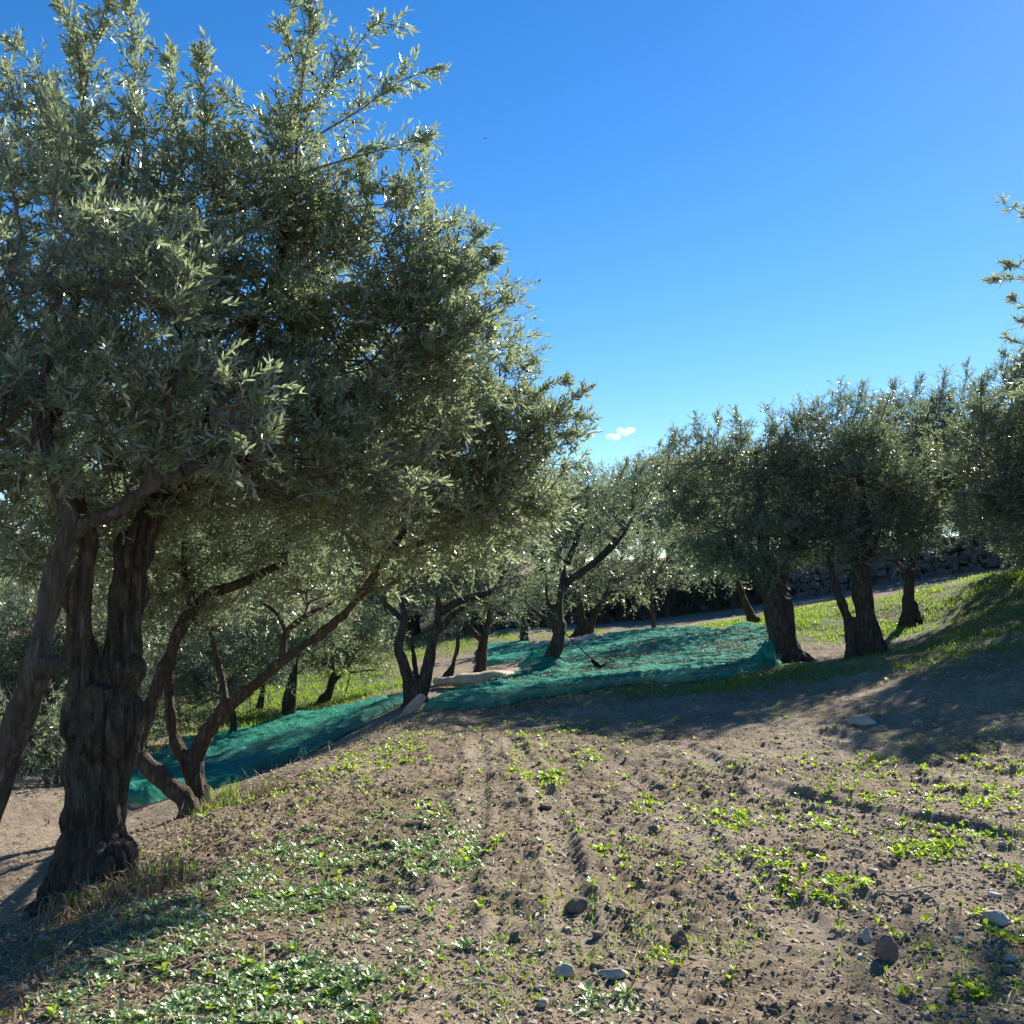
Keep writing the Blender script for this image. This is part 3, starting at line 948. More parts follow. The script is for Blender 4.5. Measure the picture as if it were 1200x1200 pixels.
olive_tree("slender olive trunk leaning left on the net edge beside the stoutest right trunk",
           [[(887, 748, 23, 8), (882, 730, 23, 7.5), (876, 712, 23, 7), (870, 695, 23, 6), (863, 680, 23, 5)]], [],
           [(845, 665, 23, 42, 26), (815, 650, 23, 42, 32), (870, 650, 23, 40, 30), (830, 620, 23.2, 50, 40)], 1200, seed=12, vox=.035, k=12, ll=.085, lw=.022)
olive_tree("olive tree with the stoutest trunk on the right, green net heaped against its foot",
           [[(920, 785, 17.6, 30), (920, 768, 17.6, 25), (917, 745, 17.6, 22), (910, 715, 17.6, 21), (905, 690, 17.6, 21), (900, 672, 17.6, 20)],
            [(895, 690, 17.6, 11), (880, 668, 17.6, 9), (862, 650, 17.6, 7), (850, 620, 17.7, 5)],
            [(913, 690, 17.6, 12), (920, 668, 17.6, 9), (930, 640, 17.7, 6), (935, 600, 17.8, 4)],
            [(926, 760, 17.5, 7), (928, 730, 17.5, 6), (925, 700, 17.5, 6)]],
           [[(902, 675, 17.6, 9), (895, 630, 17.8, 6), (890, 580, 18, 4), (885, 530, 18, 2)]],
           [(860, 580, 18, 68, 55), (825, 620, 18, 48, 40), (925, 580, 18, 55, 60), (880, 535, 18.2, 62, 34), (880, 635, 17.8, 75, 34), (825, 545, 18.2, 42, 36), (800, 590, 18.2, 30, 40),
            (940, 640, 17.8, 40, 28), (890, 655, 17.3, 62, 22), (840, 650, 17.5, 45, 22), (945, 590, 17.6, 45, 50), (790, 545, 18.2, 34, 36), (935, 525, 18.2, 42, 36)],
           3800, seed=13,
           shoots=[([(820, 540, 18), (822, 510, 18), (815, 486, 18)], .012, .3), ([(840, 530, 18), (842, 505, 18), (840, 484, 18)], .012, .3), ([(870, 520, 18), (868, 500, 18), (862, 482, 18)], .012, .3),
                   ([(900, 520, 18), (905, 495, 18), (900, 478, 18)], .012, .3), ([(780, 560, 18), (785, 530, 18), (792, 505, 18)], .012, .3), ([(930, 510, 18), (935, 490, 18), (938, 472, 18)], .012, .3)])
olive_tree("olive tree of two joined trunks, one thin and curved, one thick and straight",
           [[(1024, 780, 17.2, 24), (1020, 755, 17.2, 18), (1014, 720, 17.2, 16), (1010, 690, 17.2, 16), (1010, 660, 17.2, 14)],
            [(1000, 775, 17.2, 18), (998, 755, 17.2, 10), (994, 725, 17.2, 8), (983, 700, 17.2, 7), (976, 675, 17.2, 6), (970, 650, 17.2, 5)],
            [(1008, 675, 17.2, 9), (1000, 650, 17.2, 7), (990, 620, 17.3, 5)], [(1014, 670, 17.2, 9), (1022, 645, 17.2, 7), (1035, 610, 17.3, 5)],
            [(1018, 780, 17.1, 18), (990, 784, 17.0, 15), (960, 790, 17.0, 9)]],
           [[(1010, 655, 17.2, 7), (1012, 600, 17.4, 5), (1005, 540, 17.5, 3)]],
           [(1000, 560, 17.5, 75, 60), (990, 500, 17.6, 52, 38), (1030, 615, 17.3, 65, 35), (965, 610, 17.4, 50, 40), (1045, 530, 17.6, 45, 50), (955, 540, 17.7, 40, 50), (980, 640, 17.3, 45, 22), (1045, 590, 17.3, 50, 45), (1035, 645, 17.0, 40, 18)],
           3800, seed=14,
           shoots=[([(980, 490, 17.6), (985, 465, 17.6), (985, 448, 17.6)], .012, .3), ([(1000, 490, 17.6), (1010, 465, 17.6), (1012, 450, 17.6)], .012, .3),
                   ([(960, 500, 17.6), (955, 480, 17.6), (950, 474, 17.6)], .012, .28), ([(1030, 500, 17.6), (1040, 470, 17.6), (1048, 450, 17.6)], .012, .3)])
olive_tree("olive tree with a slim Y-shaped trunk on a root mound, uphill on the right",
           [[(1070, 748, 20.2, 20), (1066, 728, 20.2, 13), (1064, 705, 20.2, 9.5), (1066, 680, 20.2, 8.5)],
            [(1066, 690, 20.2, 8), (1069, 665, 20.2, 8), (1074, 640, 20.2, 7.5), (1066, 620, 20.2, 6), (1055, 605, 20.2, 5)],
            [(1066, 680, 20.2, 6), (1056, 665, 20.2, 5.5), (1042, 650, 20.2, 5), (1030, 642, 20.2, 4)]],
           [[(1055, 605, 20.2, 4), (1062, 560, 20.4, 3), (1075, 510, 20.5, 2)]],
           [(1085, 555, 20.5, 75, 55), (1075, 500, 20.6, 55, 36), (1110, 600, 20.4, 55, 32), (1055, 605, 20.5, 45, 28), (1120, 510, 20.6, 50, 50)],
           4400, seed=15,
           shoots=[([(1070, 480, 20.5), (1075, 455, 20.5), (1080, 440, 20.5)], .012, .3), ([(1100, 480, 20.5), (1105, 450, 20.5), (1108, 432, 20.5)], .012, .3),
                   ([(1125, 470, 20.5), (1132, 445, 20.5), (1134, 425, 20.5)], .012, .3)])
olive_tree("broad olive crown filling the right edge above the shaded slope",
           [[(1262, 735, 15.5, 28), (1256, 700, 15.5, 24), (1250, 660, 15.5, 22), (1246, 620, 15.5, 18)], [(1246, 640, 15.5, 12), (1215, 600, 15.6, 8), (1190, 560, 15.7, 5)]],
           [[(1248, 630, 15.5, 9), (1270, 560, 15.6, 6), (1260, 480, 15.7, 3)]],
           [(1175, 545, 15.8, 62, 65), (1240, 490, 15.8, 80, 70), (1180, 600, 15.6, 52, 32), (1270, 570, 15.7, 90, 70), (1185, 470, 16, 42, 42), (1140, 520, 16.2, 42, 45), (1330, 520, 15.8, 70, 80),
            (1215, 630, 15.5, 60, 24)],
           4400, seed=16,
           shoots=[([(1180, 460, 16), (1175, 435, 16), (1178, 415, 16)], .012, .3), ([(1195, 440, 16), (1200, 415, 16), (1205, 400, 16)], .012, .3),
                   ([(1150, 480, 16), (1150, 455, 16), (1155, 440, 16)], .012, .3)])
olive_tree("olive tree behind the broad right edge crown, its top rising highest at the frame edge",
           [[(1345, 690, 19, 22), (1340, 650, 19, 18), (1330, 600, 19, 15)]], [[(1330, 610, 19, 10), (1270, 540, 19, 6), (1230, 490, 19, 3)]],
           [(1215, 500, 19, 55, 60), (1270, 450, 19.2, 70, 50), (1330, 520, 19, 90, 80), (1390, 480, 19, 80, 80), (1250, 570, 19, 60, 40), (1195, 555, 20.5, 60, 50), (1160, 600, 20.3, 42, 24), (1240, 590, 20.5, 70, 45), (1225, 520, 21.5, 60, 50)],
           3000, seed=26)
# near tree outside the right edge: its sprays enter the frame, its shade falls on the corner
olive_tree("near olive tree just beyond the right edge, only its fringe sprays showing against the sky",
           [[(1560, 880, 8.4, 34), (1555, 800, 8.4, 27), (1540, 710, 8.4, 24), (1510, 600, 8.4, 18)]],
           [[(1510, 600, 8.4, 14), (1440, 480, 8.3, 9), (1350, 390, 8.2, 5), (1290, 330, 8.0, 3)], [(1540, 720, 8.4, 14), (1580, 560, 8.3, 9), (1560, 440, 8.3, 5)]],
           [], 3600, leafm=M_LEAF, ll=.062, lw=.0135, hexa=True, k=16, slen=.22, vox=.02, rough=.02, freq=12, seed=17, twr=.004,
           lobes_w=[(np.array([5.75, 8.7, 2.3]), (1.1, 1.0, .9)), (np.array([5.7, 8.3, 1.3]), (1.0, 1.0, .7)), (np.array([6.9, 8.6, 2.4]), (1.2, 1.1, 1.1)), (np.array([5.5, 8.2, 3.2]), (.9, .9, .7)), (np.array([6.8, 7.4, 2.0]), (1.1, 1.0, 1.0))],
           shoots=[([(1290, 290, 7.4), (1230, 265, 7.4), (1174, 238, 7.4)], .004, .085, .55), ([(1280, 350, 7.4), (1225, 325, 7.4), (1176, 308, 7.4)], .004, .085, .55),
                   ([(1280, 350, 7.4), (1215, 330, 7.4), (1162, 327, 7.4)], .004, .085, .55), ([(1275, 390, 7.4), (1225, 370, 7.4), (1187, 352, 7.4)], .004, .085, .55),
                   ([(1270, 430, 7.4), (1220, 410, 7.4), (1180, 396, 7.4)], .004, .085, .55), ([(1290, 380, 7.4), (1230, 385, 7.4), (1194, 375, 7.4)], .004, .085, .55)])

# lower terrace on the left, seen under the near crowns
olive_tree("olive tree with a thin double trunk beside the lower green net",
           [[(340, 862, 16, 12), (341, 842, 16, 9), (344, 815, 16, 6), (347, 790, 16, 5), (349, 770, 16, 4)], [(337, 850, 16, 6), (333, 825, 16, 4), (338, 800, 16, 4), (345, 782, 16, 4)]], [],
           [(345, 745, 16.2, 48, 30), (310, 740, 16.3, 40, 32), (375, 750, 16.3, 35, 25), (340, 710, 16.3, 60, 35)], 4200, seed=18, vox=.03)
olive_tree("low olive tree on the bright grass with a stump-like dark trunk and side limbs",
           [[(378, 828, 20, 9), (386, 812, 20, 8), (389, 798, 20, 6), (392, 785, 20, 4)], [(386, 805, 20, 5), (398, 793, 20, 4), (408, 783, 20, 3)], [(404, 815, 20.3, 2.5), (408, 800, 20.3, 2), (410, 788, 20.3, 2)]], [],
           [(395, 760, 20.2, 45, 28), (430, 755, 20.3, 35, 26), (415, 730, 20.3, 50, 35), (370, 770, 20.3, 30, 20), (440, 785, 20.3, 20, 14)], 4200, seed=19, vox=.035, k=12, ll=.085, lw=.022)
olive_tree("small dark olive trunk on the grass left of the double trunk",
           [[(303, 838, 20, 7), (306, 820, 20, 6), (308, 805, 20, 5), (310, 790, 20, 4)]], [],
           [(305, 770, 20.3, 50, 25), (270, 765, 20.3, 45, 30), (290, 735, 20.4, 60, 30)], 4200, seed=20, vox=.035, k=12, ll=.085, lw=.022)
olive_tree("olive tree leaning right at the left end of the lower net",
           [[(255, 885, 15, 9), (265, 868, 15, 8), (273, 855, 15, 7), (272, 835, 15, 5), (268, 815, 15, 4)]], [],
           [(255, 790, 15.3, 60, 34), (215, 775, 15.3, 50, 45), (290, 780, 15.3, 40, 25), (225, 830, 15.4, 35, 24), (300, 740, 15.4, 70, 35)], 4200, seed=21, vox=.03)
olive_tree("low leafy olive tree whose crown hangs to the pale ground behind the grey limb",
           [[(70, 905, 13, 14), (72, 880, 13, 12), (66, 840, 13, 10), (60, 800, 13, 7)]], [],
           [(70, 850, 13, 55, 62), (30, 800, 13, 75, 80), (70, 740, 13.2, 90, 60), (10, 880, 13.4, 50, 35), (-40, 820, 13.2, 80, 80), (90, 890, 13.3, 30, 30), (140, 760, 13.4, 50, 60), (100, 830, 13.6, 40, 60), (30, 890, 13.2, 60, 30)], 5200, seed=22, vox=.03)
olive_tree("leafy olive tree filling the gap between the knotted trunk and the leaning trunk",
           [[(160, 890, 17.5, 9), (162, 868, 17.5, 8), (160, 840, 17.5, 6)]], [],
           [(165, 800, 17.5, 60, 45), (150, 740, 17.6, 70, 50), (230, 740, 17.6, 60, 45), (200, 700, 17.8, 90, 50), (190, 850, 17.6, 40, 25), (240, 790, 17.8, 50, 30)], 4400, seed=23, vox=.035)

# far rows: three built trees, copied
def far_tree(seed, label, loc, group, leafm, h=4.0, w=2.0, n=8):
    root = thing("olive_tree", loc, label, "olive tree", group)
    b = np.array(loc)
    lean = rng.uniform(-.3, .3, 2)
    paths = [([b - [0, 0, .3], b + [0, 0, .5], b + [lean[0], lean[1], h * .35]], [.3, .2, .16]),
             ([b + [0, 0, .5], b + [.4, .1, h * .3], b + [.9, .2, h * .5]], [.14, .11, .06]),
             ([b + [0, 0, .6], b + [-.3, -.1, h * .33], b + [-.8, .1, h * .52]], [.13, .1, .06])]
    fused_trunk("trunk", paths, M_BARK_D, root, b, .06, .03, 6, step=.15, seed=seed)
    cr = Crown(.11, .032, False, 12)
    for k in range(n):
        a = 2 * math.pi * k / n + rng.uniform(-.3, .3); r = rng.uniform(.45, .75) * w
        c = b + np.array([math.cos(a) * r, math.sin(a) * r, h * rng.uniform(.45, .72)])
        cr.lobe(c, (w * .55, w * .55, h * .22), 700, 4, .42, .5, .008)
    cr.lobe(b + [0, 0, h * .78], (w * .6, w * .6, h * .25), 700, 4, .42, .8, .008)
    cr.build(root, b, leafm)
    return root


def copy_tree(o, loc, rz, sc, label, group):
    c = o.copy(); COL.objects.link(c)
    c.location = [float(q) for q in loc]; c.rotation_euler = (0, 0, rz); c.scale = (sc, sc, sc * rng.uniform(.9, 1.1))
    c["label"] = label; c["group"] = group
    for ch in o.children:
        d = ch.copy(); COL.objects.link(d); d.parent = c
    return c


def gpt(x, y):
    return np.array([x, y, float(h_base(x, y)) - .03])


LAB_L = "distant olive tree of the grove on the lower left terrace, seen between nearer trunks"
LAB_B = "distant olive tree in the row above the far terrace wall"
GL, GB = "distant olive trees on the lower terrace", "distant olive trees above the terrace wall"
proto = [far_tree(60, LAB_L, gpt(-5.6, 27.5), GL, M_LEAF2, 3.6, 2.0), far_tree(61, LAB_L, gpt(-8.5, 24), GL, M_LEAF2, 4.2, 2.2), far_tree(62, LAB_B, gpt(2.5, 38), GB, M_LEAF2, 4.2, 2.1)]
for i, (x, y, sc) in enumerate([(-3.2, 33, 1), (-7.5, 33, 1.05), (-11.5, 30, 1.1), (-1.6, 39, 1.0), (-6, 40, 1.1), (-12, 38, 1.1), (-16, 27, 1.1), (-12.5, 19, 1.0), (-18, 36, 1.2), (-9.5, 47, 1.2), (-2.5, 48, 1.1)]):
    copy_tree(proto[i % 2], gpt(x, y), rng.uniform(0, 6.28), sc, LAB_L, GL)
for i, (x, y, sc) in enumerate([(6.3, 37, .95), (9.8, 36, .95), (14, 36, 1.1), (-.6, 44, 1.1), (4, 46, 1.15), (8.5, 45, 1.1), (13, 46, 1.2), (19, 42, 1.2), (18, 33, 1.1), (24, 38, 1.2), (16.5, 27.5, 1.0), (20, 25, 1.05), (1.2, 41, 1.1), (6.5, 41, 1.1), (11.3, 40, 1.15), (2.2, 50, 1.3), (7, 52, 1.3), (12, 52, 1.4), (-3, 54, 1.3), (18, 50, 1.4), (14.5, 31, 1.0), (22, 30, 1.2)]):
    copy_tree(proto[2] if i % 2 else proto[0], gpt(x, y), rng.uniform(0, 6.28), sc, LAB_B, GB)

# ------------------------------------------------------------------ dry stone walls and scrub
_ico = None


def ico(sub):
    bm_v = []
    t = (1 + 5 ** .5) / 2
    v = np.array([(-1, t, 0), (1, t, 0), (-1, -t, 0), (1, -t, 0), (0, -1, t), (0, 1, t), (0, -1, -t), (0, 1, -t), (t, 0, -1), (t, 0, 1), (-t, 0, -1), (-t, 0, 1)], float)
    f = np.array([(0, 11, 5), (0, 5, 1), (0, 1, 7), (0, 7, 10), (0, 10, 11), (1, 5, 9), (5, 11, 4), (11, 10, 2), (10, 7, 6), (7, 1, 8), (3, 9, 4), (3, 4, 2), (3, 2, 6), (3, 6, 8), (3, 8, 9), (4, 9, 5), (2, 4, 11), (6, 2, 10), (8, 6, 7), (9, 8, 1)])
    v = norm(v)
    for _ in range(sub):
        e = {}; nf = []; vl = list(v)
        def mid(a, b):
            k = (min(a, b), max(a, b))
            if k not in e:
                e[k] = len(vl); vl.append(norm(vl[a] + vl[b]))
            return e[k]
        for a, b, c in f:
            x, y, z = mid(a, b), mid(b, c), mid(c, a)
            nf += [(a, x, z), (b, y, x), (c, z, y), (x, y, z)]
        v = np.array(vl); f = np.array(nf)
    return v, f


ICO0, ICO1, ICO2, ICO3 = ico(0), ico(1), ico(2), ico(3)


def rot_z(v, a):
    c, s = np.cos(a), np.sin(a)
    return np.stack([v[..., 0] * c - v[..., 1] * s, v[..., 0] * s + v[..., 1] * c, v[..., 2]], -1)


def stone_wall(label, p0, p1, hgt, name="stone_wall"):
    p0, p1 = np.array(p0), np.array(p1)
    ln = np.linalg.norm(p1 - p0); dr = (p1 - p0) / ln; nm = np.array([dr[1], -dr[0]])
    mb = MB()
    org = np.array([*p0, float(h_base(*p0))])
    z = 0.0
    while z < hgt:
        rh = rng.uniform(.16, .30)
        s = -rng.uniform(0, .3)
        while s < ln:
            w = rng.uniform(.14, .55)
            if not (z > hgt - .25 and rng.uniform() < .35):
                v, f = ICO2
                q = np.sign(v) * np.abs(v) ** .55
                q = q * np.array([w * .56, .26, rh * .58]) * (1 + .7 * (noise3(v * 1.7 + rng.uniform(0, 90, 3), 3) - .5))[:, None]
                c = p0 + dr * (s + w / 2)
                c[1] = float(wall_y(c[0])) - .15
                c = c + nm * (rng.uniform(-.10, .10) - z * .12)
                gz = float(h_base(c[0] + nm[0] * .5, c[1] + nm[1] * .5))
                xy = c + q[:, :1] * dr + q[:, 1:2] * nm
                mb.add(np.column_stack([xy, gz + z + rh / 2 - .05 + rng.uniform(-.05, .05) + q[:, 2] + rng.uniform(-.3, .3) * q[:, 0]]), f)
            s += w
        z += rh
    o = mb.build(name, [M_STONE_D], None, org)
    o.location = [float(q) for q in org]
    return tag(o, label, "wall", "dry stone terrace walls")


def wy(x): return float(wall_y(x))


stone_wall("dark overgrown dry stone terrace wall across the back, behind the net", (-2.2, wy(-2.2) - .15), (8.2, wy(8.2) - .15), .85)
stone_wall("grey dry stone wall seen through the right hand trunks, higher on the slope", (8.4, wy(8.4) - .15), (16.5, wy(16.5) - .15), 1.0)


def scrub(name, label, cat, loc, rd, n, leafm, group=None, ll=.09, lw=.03):
    root = thing(name, loc, label, cat, group)
    cr = Crown(ll, lw, False, 12)
    b = np.array(loc, float)
    for k in range(5):
        c = b + np.array([rng.uniform(-.5, .5) * rd[0], rng.uniform(-.3, .3) * rd[1], rd[2] * rng.uniform(.4, .75)])
        cr.lobe(c, np.array(rd) * .6, n, 4, .3, .6, .006)
    st = MB()
    for k in range(7):
        e = b + np.array([rng.uniform(-.7, .7) * rd[0], rng.uniform(-.5, .5) * rd[1], rd[2] * rng.uniform(.5, .9)])
        v, f, c = tube(np.array([b - [0, 0, .1], (b + e) / 2 + rng.normal(0, .06, 3), e]), [.03, .02, .008], 6); st.add(v, f)
    st.build("stem", [M_TWIG], root, b)
    cr.build(root, b, leafm, "foliage")
    return root


for k, x in enumerate([-1.4, -.5, .4, 1.2, 2.0, 2.8, 3.5, 4.2, 4.9, 5.6, 6.3, 7.0, 7.7]):
    yy = wy(x) - .55 + .25 * math.sin(k * 2.1)
    scrub("shrub", "brownish scrub bush smothering the far terrace wall", "shrub", gpt(x, yy), (.75, .5, 1.15 + .35 * rng.uniform()), 1100, M_SCRUB, "scrub along the terrace wall", .08, .03)
for k, x in enumerate([8.4, 9.6, 10.9, 12.2, 13.6, 15.0]):
    scrub("shrub", "brownish bush growing on top of the grey stone wall", "shrub", gpt(x, wy(x) + .9), (1.0, .6, 1.3), 1000, M_SCRUB, "bushes on the grey wall", .08, .03)
scrub("shrub", "rounded dark bush standing alone above the far wall, left of the stoutest trunk", "shrub", gpt(6.2, wy(6) + 2.2), (1.9, 1.0, 1.5), 800, M_LEAF2)
scrub("shrub", "low leafy bush at the edge of the pale ground behind the grey limb", "shrub", gpt(-5.0, 11.2), (1.1, .7, .8), 1500, M_LEAF2, None, .07, .02)
scrub("shrub", "dense dark green bush at the right edge above the lit grass", "shrub", gpt(12.4, 23.0), (1.6, 1.2, 1.9), 1400, M_LEAF2)

# ------------------------------------------------------------------ nets
def inside(px, py, poly):
    poly = np.array(poly); r = np.zeros(px.shape, bool)
    j = len(poly) - 1
    for i in range(len(poly)):
        xi, yi = poly[i]; xj, yj = poly[j]
        c = ((yi > py) != (yj > py)) & (px < (xj - xi) * (py - yi) / (yj - yi + 1e-12) + xi)
        r ^= c; j = i
    return r


def net(label, poly, heaps=(), st=.045, amp=1.0, lift=.05, dirn=.3, seed=0):
    poly = np.array(poly)
    x0, y0 = poly.min(0) - .2; x1, y1 = poly.max(0) + .2
    X, Y = np.meshgrid(np.arange(x0, x1, st), np.arange(y0, y1, st))
    wx = X + .35 * (fbm2(X * 1.3, Y * 1.3, 71 + seed, 3) - .5); wyy = Y + .35 * (fbm2(X * 1.3, Y * 1.3, 81 + seed, 3) - .5)
    ins = inside(wx, wyy, poly)
    hb = h_base(X, Y)
    c, s = math.cos(dirn), math.sin(dirn)
    a, b = X * c + Y * s, -X * s + Y * c
    wob = 1.2 * (fbm2(X * .8, Y * .8, 91 + seed, 2) - .5)
    f1 = 1 - np.abs(noise2(a * .3, b * 2.1 + wob * 2, 95 + seed) - .5) * 2
    f2 = 1 - np.abs(noise2(a * .9 + 9, b * 5.5 + wob * 4, 96 + seed) - .5) * 2
    f3 = 1 - np.abs(noise2(a * 4, b * 12, 97 + seed) - .5) * 2
    Z = h_fine(X, Y, hb)
    Z = np.maximum(hb + .035, Z) + lift + amp * (.045 * f1 ** 3 + .06 * f2 ** 2 + .045 * f3 ** 2)
    wi = ins.astype(float)
    for _ in range(5):
        wi = (wi + np.roll(wi, 1, 0) + np.roll(wi, -1, 0) + np.roll(wi, 1, 1) + np.roll(wi, -1, 1)) / 5
    wi = np.clip(wi * 1.6 - .75, 0, 1)
    g0 = np.maximum(h_fine(X, Y, hb), hb - .02) + .018
    Z = g0 + (Z - g0) * wi
    for hx, hy, r, h in heaps:
        d = np.hypot(X - hx, Y - hy)
        Z = Z + h * np.exp(-(d / r) ** 2) * (1 + .5 * (f3 - .5) + .4 * (noise2(np.arctan2(Y - hy, X - hx) * 4, d * 0, 98) - .5))
    n_, m_ = X.shape
    ix = np.arange(n_ - 1)[:, None] * m_ + np.arange(m_ - 1)[None]
    k = ins[:-1, :-1] & ins[1:, 1:] & ins[1:, :-1] & ins[:-1, 1:]
    q = np.stack([ix, ix + 1, ix + m_ + 1, ix + m_], -1)[k]
    # pull the stepped rim onto the smooth outline
    bl = ins.astype(float)
    for _ in range(4):
        bl = (bl + np.roll(bl, 1, 0) + np.roll(bl, -1, 0) + np.roll(bl, 1, 1) + np.roll(bl, -1, 1)) / 5
    gy, gx = np.gradient(bl, st)
    full = np.zeros(X.shape, int)
    for dy in (0, 1):
        for dx in (0, 1):
            full[dy:n_ - 1 + dy, dx:m_ - 1 + dx] += k
    rim = (full > 0) & (full < 4)
    g2 = gx * gx + gy * gy + 1e-6
    mv = np.where(rim, np.clip((.5 - bl) / g2, -.02, .02), 0)
    ml = np.sqrt(g2) * np.abs(mv); sc = np.where(ml > st * .8, st * .8 / (ml + 1e-9), 1)
    X = X + mv * gx * sc; Y = Y + mv * gy * sc
    Z = np.where(rim, np.maximum(h_fine(X, Y), h_base(X, Y) - .02) + .02, Z)
    used, inv = np.unique(q, return_inverse=True)
    V = np.stack([X, Y, Z], -1).reshape(-1, 3)[used]
    org = np.array([*poly.mean(0), float(h_base(*poly.mean(0)))])
    o = link("harvest_net", mesh_from("harvest_net", V - org, [inv.reshape(-1, 4)], [M_NET], smooth=True))
    o.location = [float(t) for t in org]
    return tag(o, label, "net", "green olive harvest nets")


def xy(px, py, d):
    return tuple(P(px, py, d)[:2])


NETP = poly_hit([(497, 834), (560, 832), (640, 820), (720, 807), (800, 799), (875, 795), (905, 786), (925, 772), (912, 748), (905, 741), (870, 738), (845, 744), (780, 741), (715, 748),
              (675, 760), (640, 775), (590, 795), (545, 815)])
net("big rumpled olive net spread in the sun between the middle tree and the stoutest trunk",
    NETP,
    heaps=[(*hit(908, 786)[:2], .32, .30), (*xy(632, 788, 17.8), .34, .28), (*xy(766, 740, 26), .3, .55), (*xy(884, 745, 23), .35, .4)], st=.028, seed=1)
net("small green olive net lying beyond the pale bundles, between the far trunks",
    poly_hit([(555, 785), (600, 779), (648, 768), (640, 757), (600, 758), (560, 760)]), st=.06, seed=2, dirn=.1)
net("long green olive net on the lower left terrace, half in shade",
    [xy(500, 826, 15), xy(440, 828, 17.5), xy(350, 852, 16.2), xy(265, 872, 15.5), xy(200, 895, 14.5), xy(140, 925, 12.5), (-4.9, 11.3), (-3.6, 9.9), (-3.1, 11.0), (-2.75, 12.2), (-2.2, 13.4), (-1.75, 14.3)],
    heaps=[(*xy(342, 858, 16), .6, .08)], st=.03, amp=.9, dirn=.9, seed=3)


def bundle(label, pp, r):
    pts = [hit(a, b) for a, b in pp]
    pts = [p + [0, 0, r * .75] for p in pts]
    q, rr = spline(pts, [r * k for k in ([.55] + [1] * (len(pts) - 2) + [.6])], .06)
    v, f, c = tube(q, rr, 24)
    n = noise3(v * 2.6, 17) * .5 + noise3(v * np.array([3, 9, 9]), 18) * .35 + noise3(v * 14, 19) * .15
    cen = np.repeat(q, 24, 0)
    v = cen + (v - cen) * (.45 + 1.1 * n)[:, None] * np.array([1, 1.8, .72])
    mb = MB(); mb.add(v, f); mb.add(np.zeros((0, 3)), c - len(v))
    org = q.mean(0); org[2] = float(h_base(org[0], org[1]))
    o = mb.build("cloth_bundle", [M_ROLL], None, org); o.location = [float(t) for t in org]
    return tag(o, label, "bundle", "pale bundles on the net")


bundle("pale beige rolled bundle lying between the three stems and the slanting middle tree", [(512, 806), (545, 806), (580, 803), (610, 797), (628, 790)], .16)
bundle("far pale beige bundle stretched behind the slanting middle tree", [(612, 765), (640, 763), (670, 759), (705, 753)], .17)

# split stub at the foot of the three stems
p = hit(487, 833)
mb = MB()
v, f = ICO2
q = np.sign(v) * np.abs(v) ** .6 * np.array([.07, .05, .19]) * (1 + .25 * (noise3(v * 2, 4) - .5))[:, None]
ca, sa = math.cos(.75), math.sin(.75)
q = np.stack([q[:, 0] * ca + q[:, 2] * sa, q[:, 1], -q[:, 0] * sa + q[:, 2] * ca], -1)
mb.add(q + [0, 0, .1], f)
o = mb.build("split_log", [M_WOOD]); o.location = (float(p[0]), float(p[1]) - .25, float(p[2]))
tag(o, "pale split log propped at the foot of the three dark stems", "log")

# harvesting pole leaning on the middle tree
a0 = P(661, 741, 17.5); g0 = hit(691, 783); g0[1] = min(g0[1], 17.2); g0 = np.array([g0[0], g0[1], float(h_base(g0[0], g0[1])) + .2])
root = thing("harvest_pole", g0, "black olive harvesting pole leaning on the slanting middle tree, comb head down", "pole")
mb = MB(); v, f, c = tube(np.array([a0, (a0 + g0) / 2, g0]) - g0, [.010, .011, .013], 8); mb.add(v, f); mb.build("shaft", [M_POLE], root)
ax = norm(g0 - a0); sd = norm(np.cross(ax, [0, 1, 0]))
mb = MB(); v, f, c = tube(np.array([-ax * .12, ax * 0.0, ax * .1]), [.03, .05, .03], 10); mb.add(v, f); mb.add(np.zeros((0, 3)), c - len(v)); mb.build("motor_head", [M_POLE], root)
for s in (-1, 1):
    mb = MB()
    for k in range(7):
        t = k / 6
        v, f, c = tube(np.array([ax * .05, ax * .1 + sd * s * (.05 + .1 * t), ax * (.16 + .12 * (1 - t)) + sd * s * (.06 + .2 * t)]), [.008, .006, .004], 5); mb.add(v, f)
    mb.build("comb", [M_POLE], root)

# ------------------------------------------------------------------ stones
def stone(label, px, py, wpx, hpx, mat_=M_STONE, group=None, name="stone"):
    p = hit(px, py, True)
    d = p[1]; rx, rz = wpx * d / F / 2, hpx * d / F / 2
    v, f = ICO3
    q = v.copy()
    for _ in range(14):
        nn_ = norm(rng.normal(size=3)); h_ = rng.uniform(.55, .85)
        q = q - np.maximum(q @ nn_ - h_, 0)[:, None] * nn_
    q = q * 1.2
    q = q * np.array([rx, rx * rng.uniform(.65, .95), rz]) * (.8 + .4 * noise3(v * 1.3 + rng.uniform(0, 90, 3), 6) + .12 * noise3(v * 5 + rng.uniform(0, 90, 3), 7))[:, None]
    q = rot_z(q, rng.uniform(-.4, .4))
    mb = MB(); mb.add(q + [0, 0, rz * .45], f)
    o = mb.build(name, [mat_]); o.location = [float(t) for t in p]
    return tag(o, label, "stone" if mat_ is M_STONE else "clod", group)


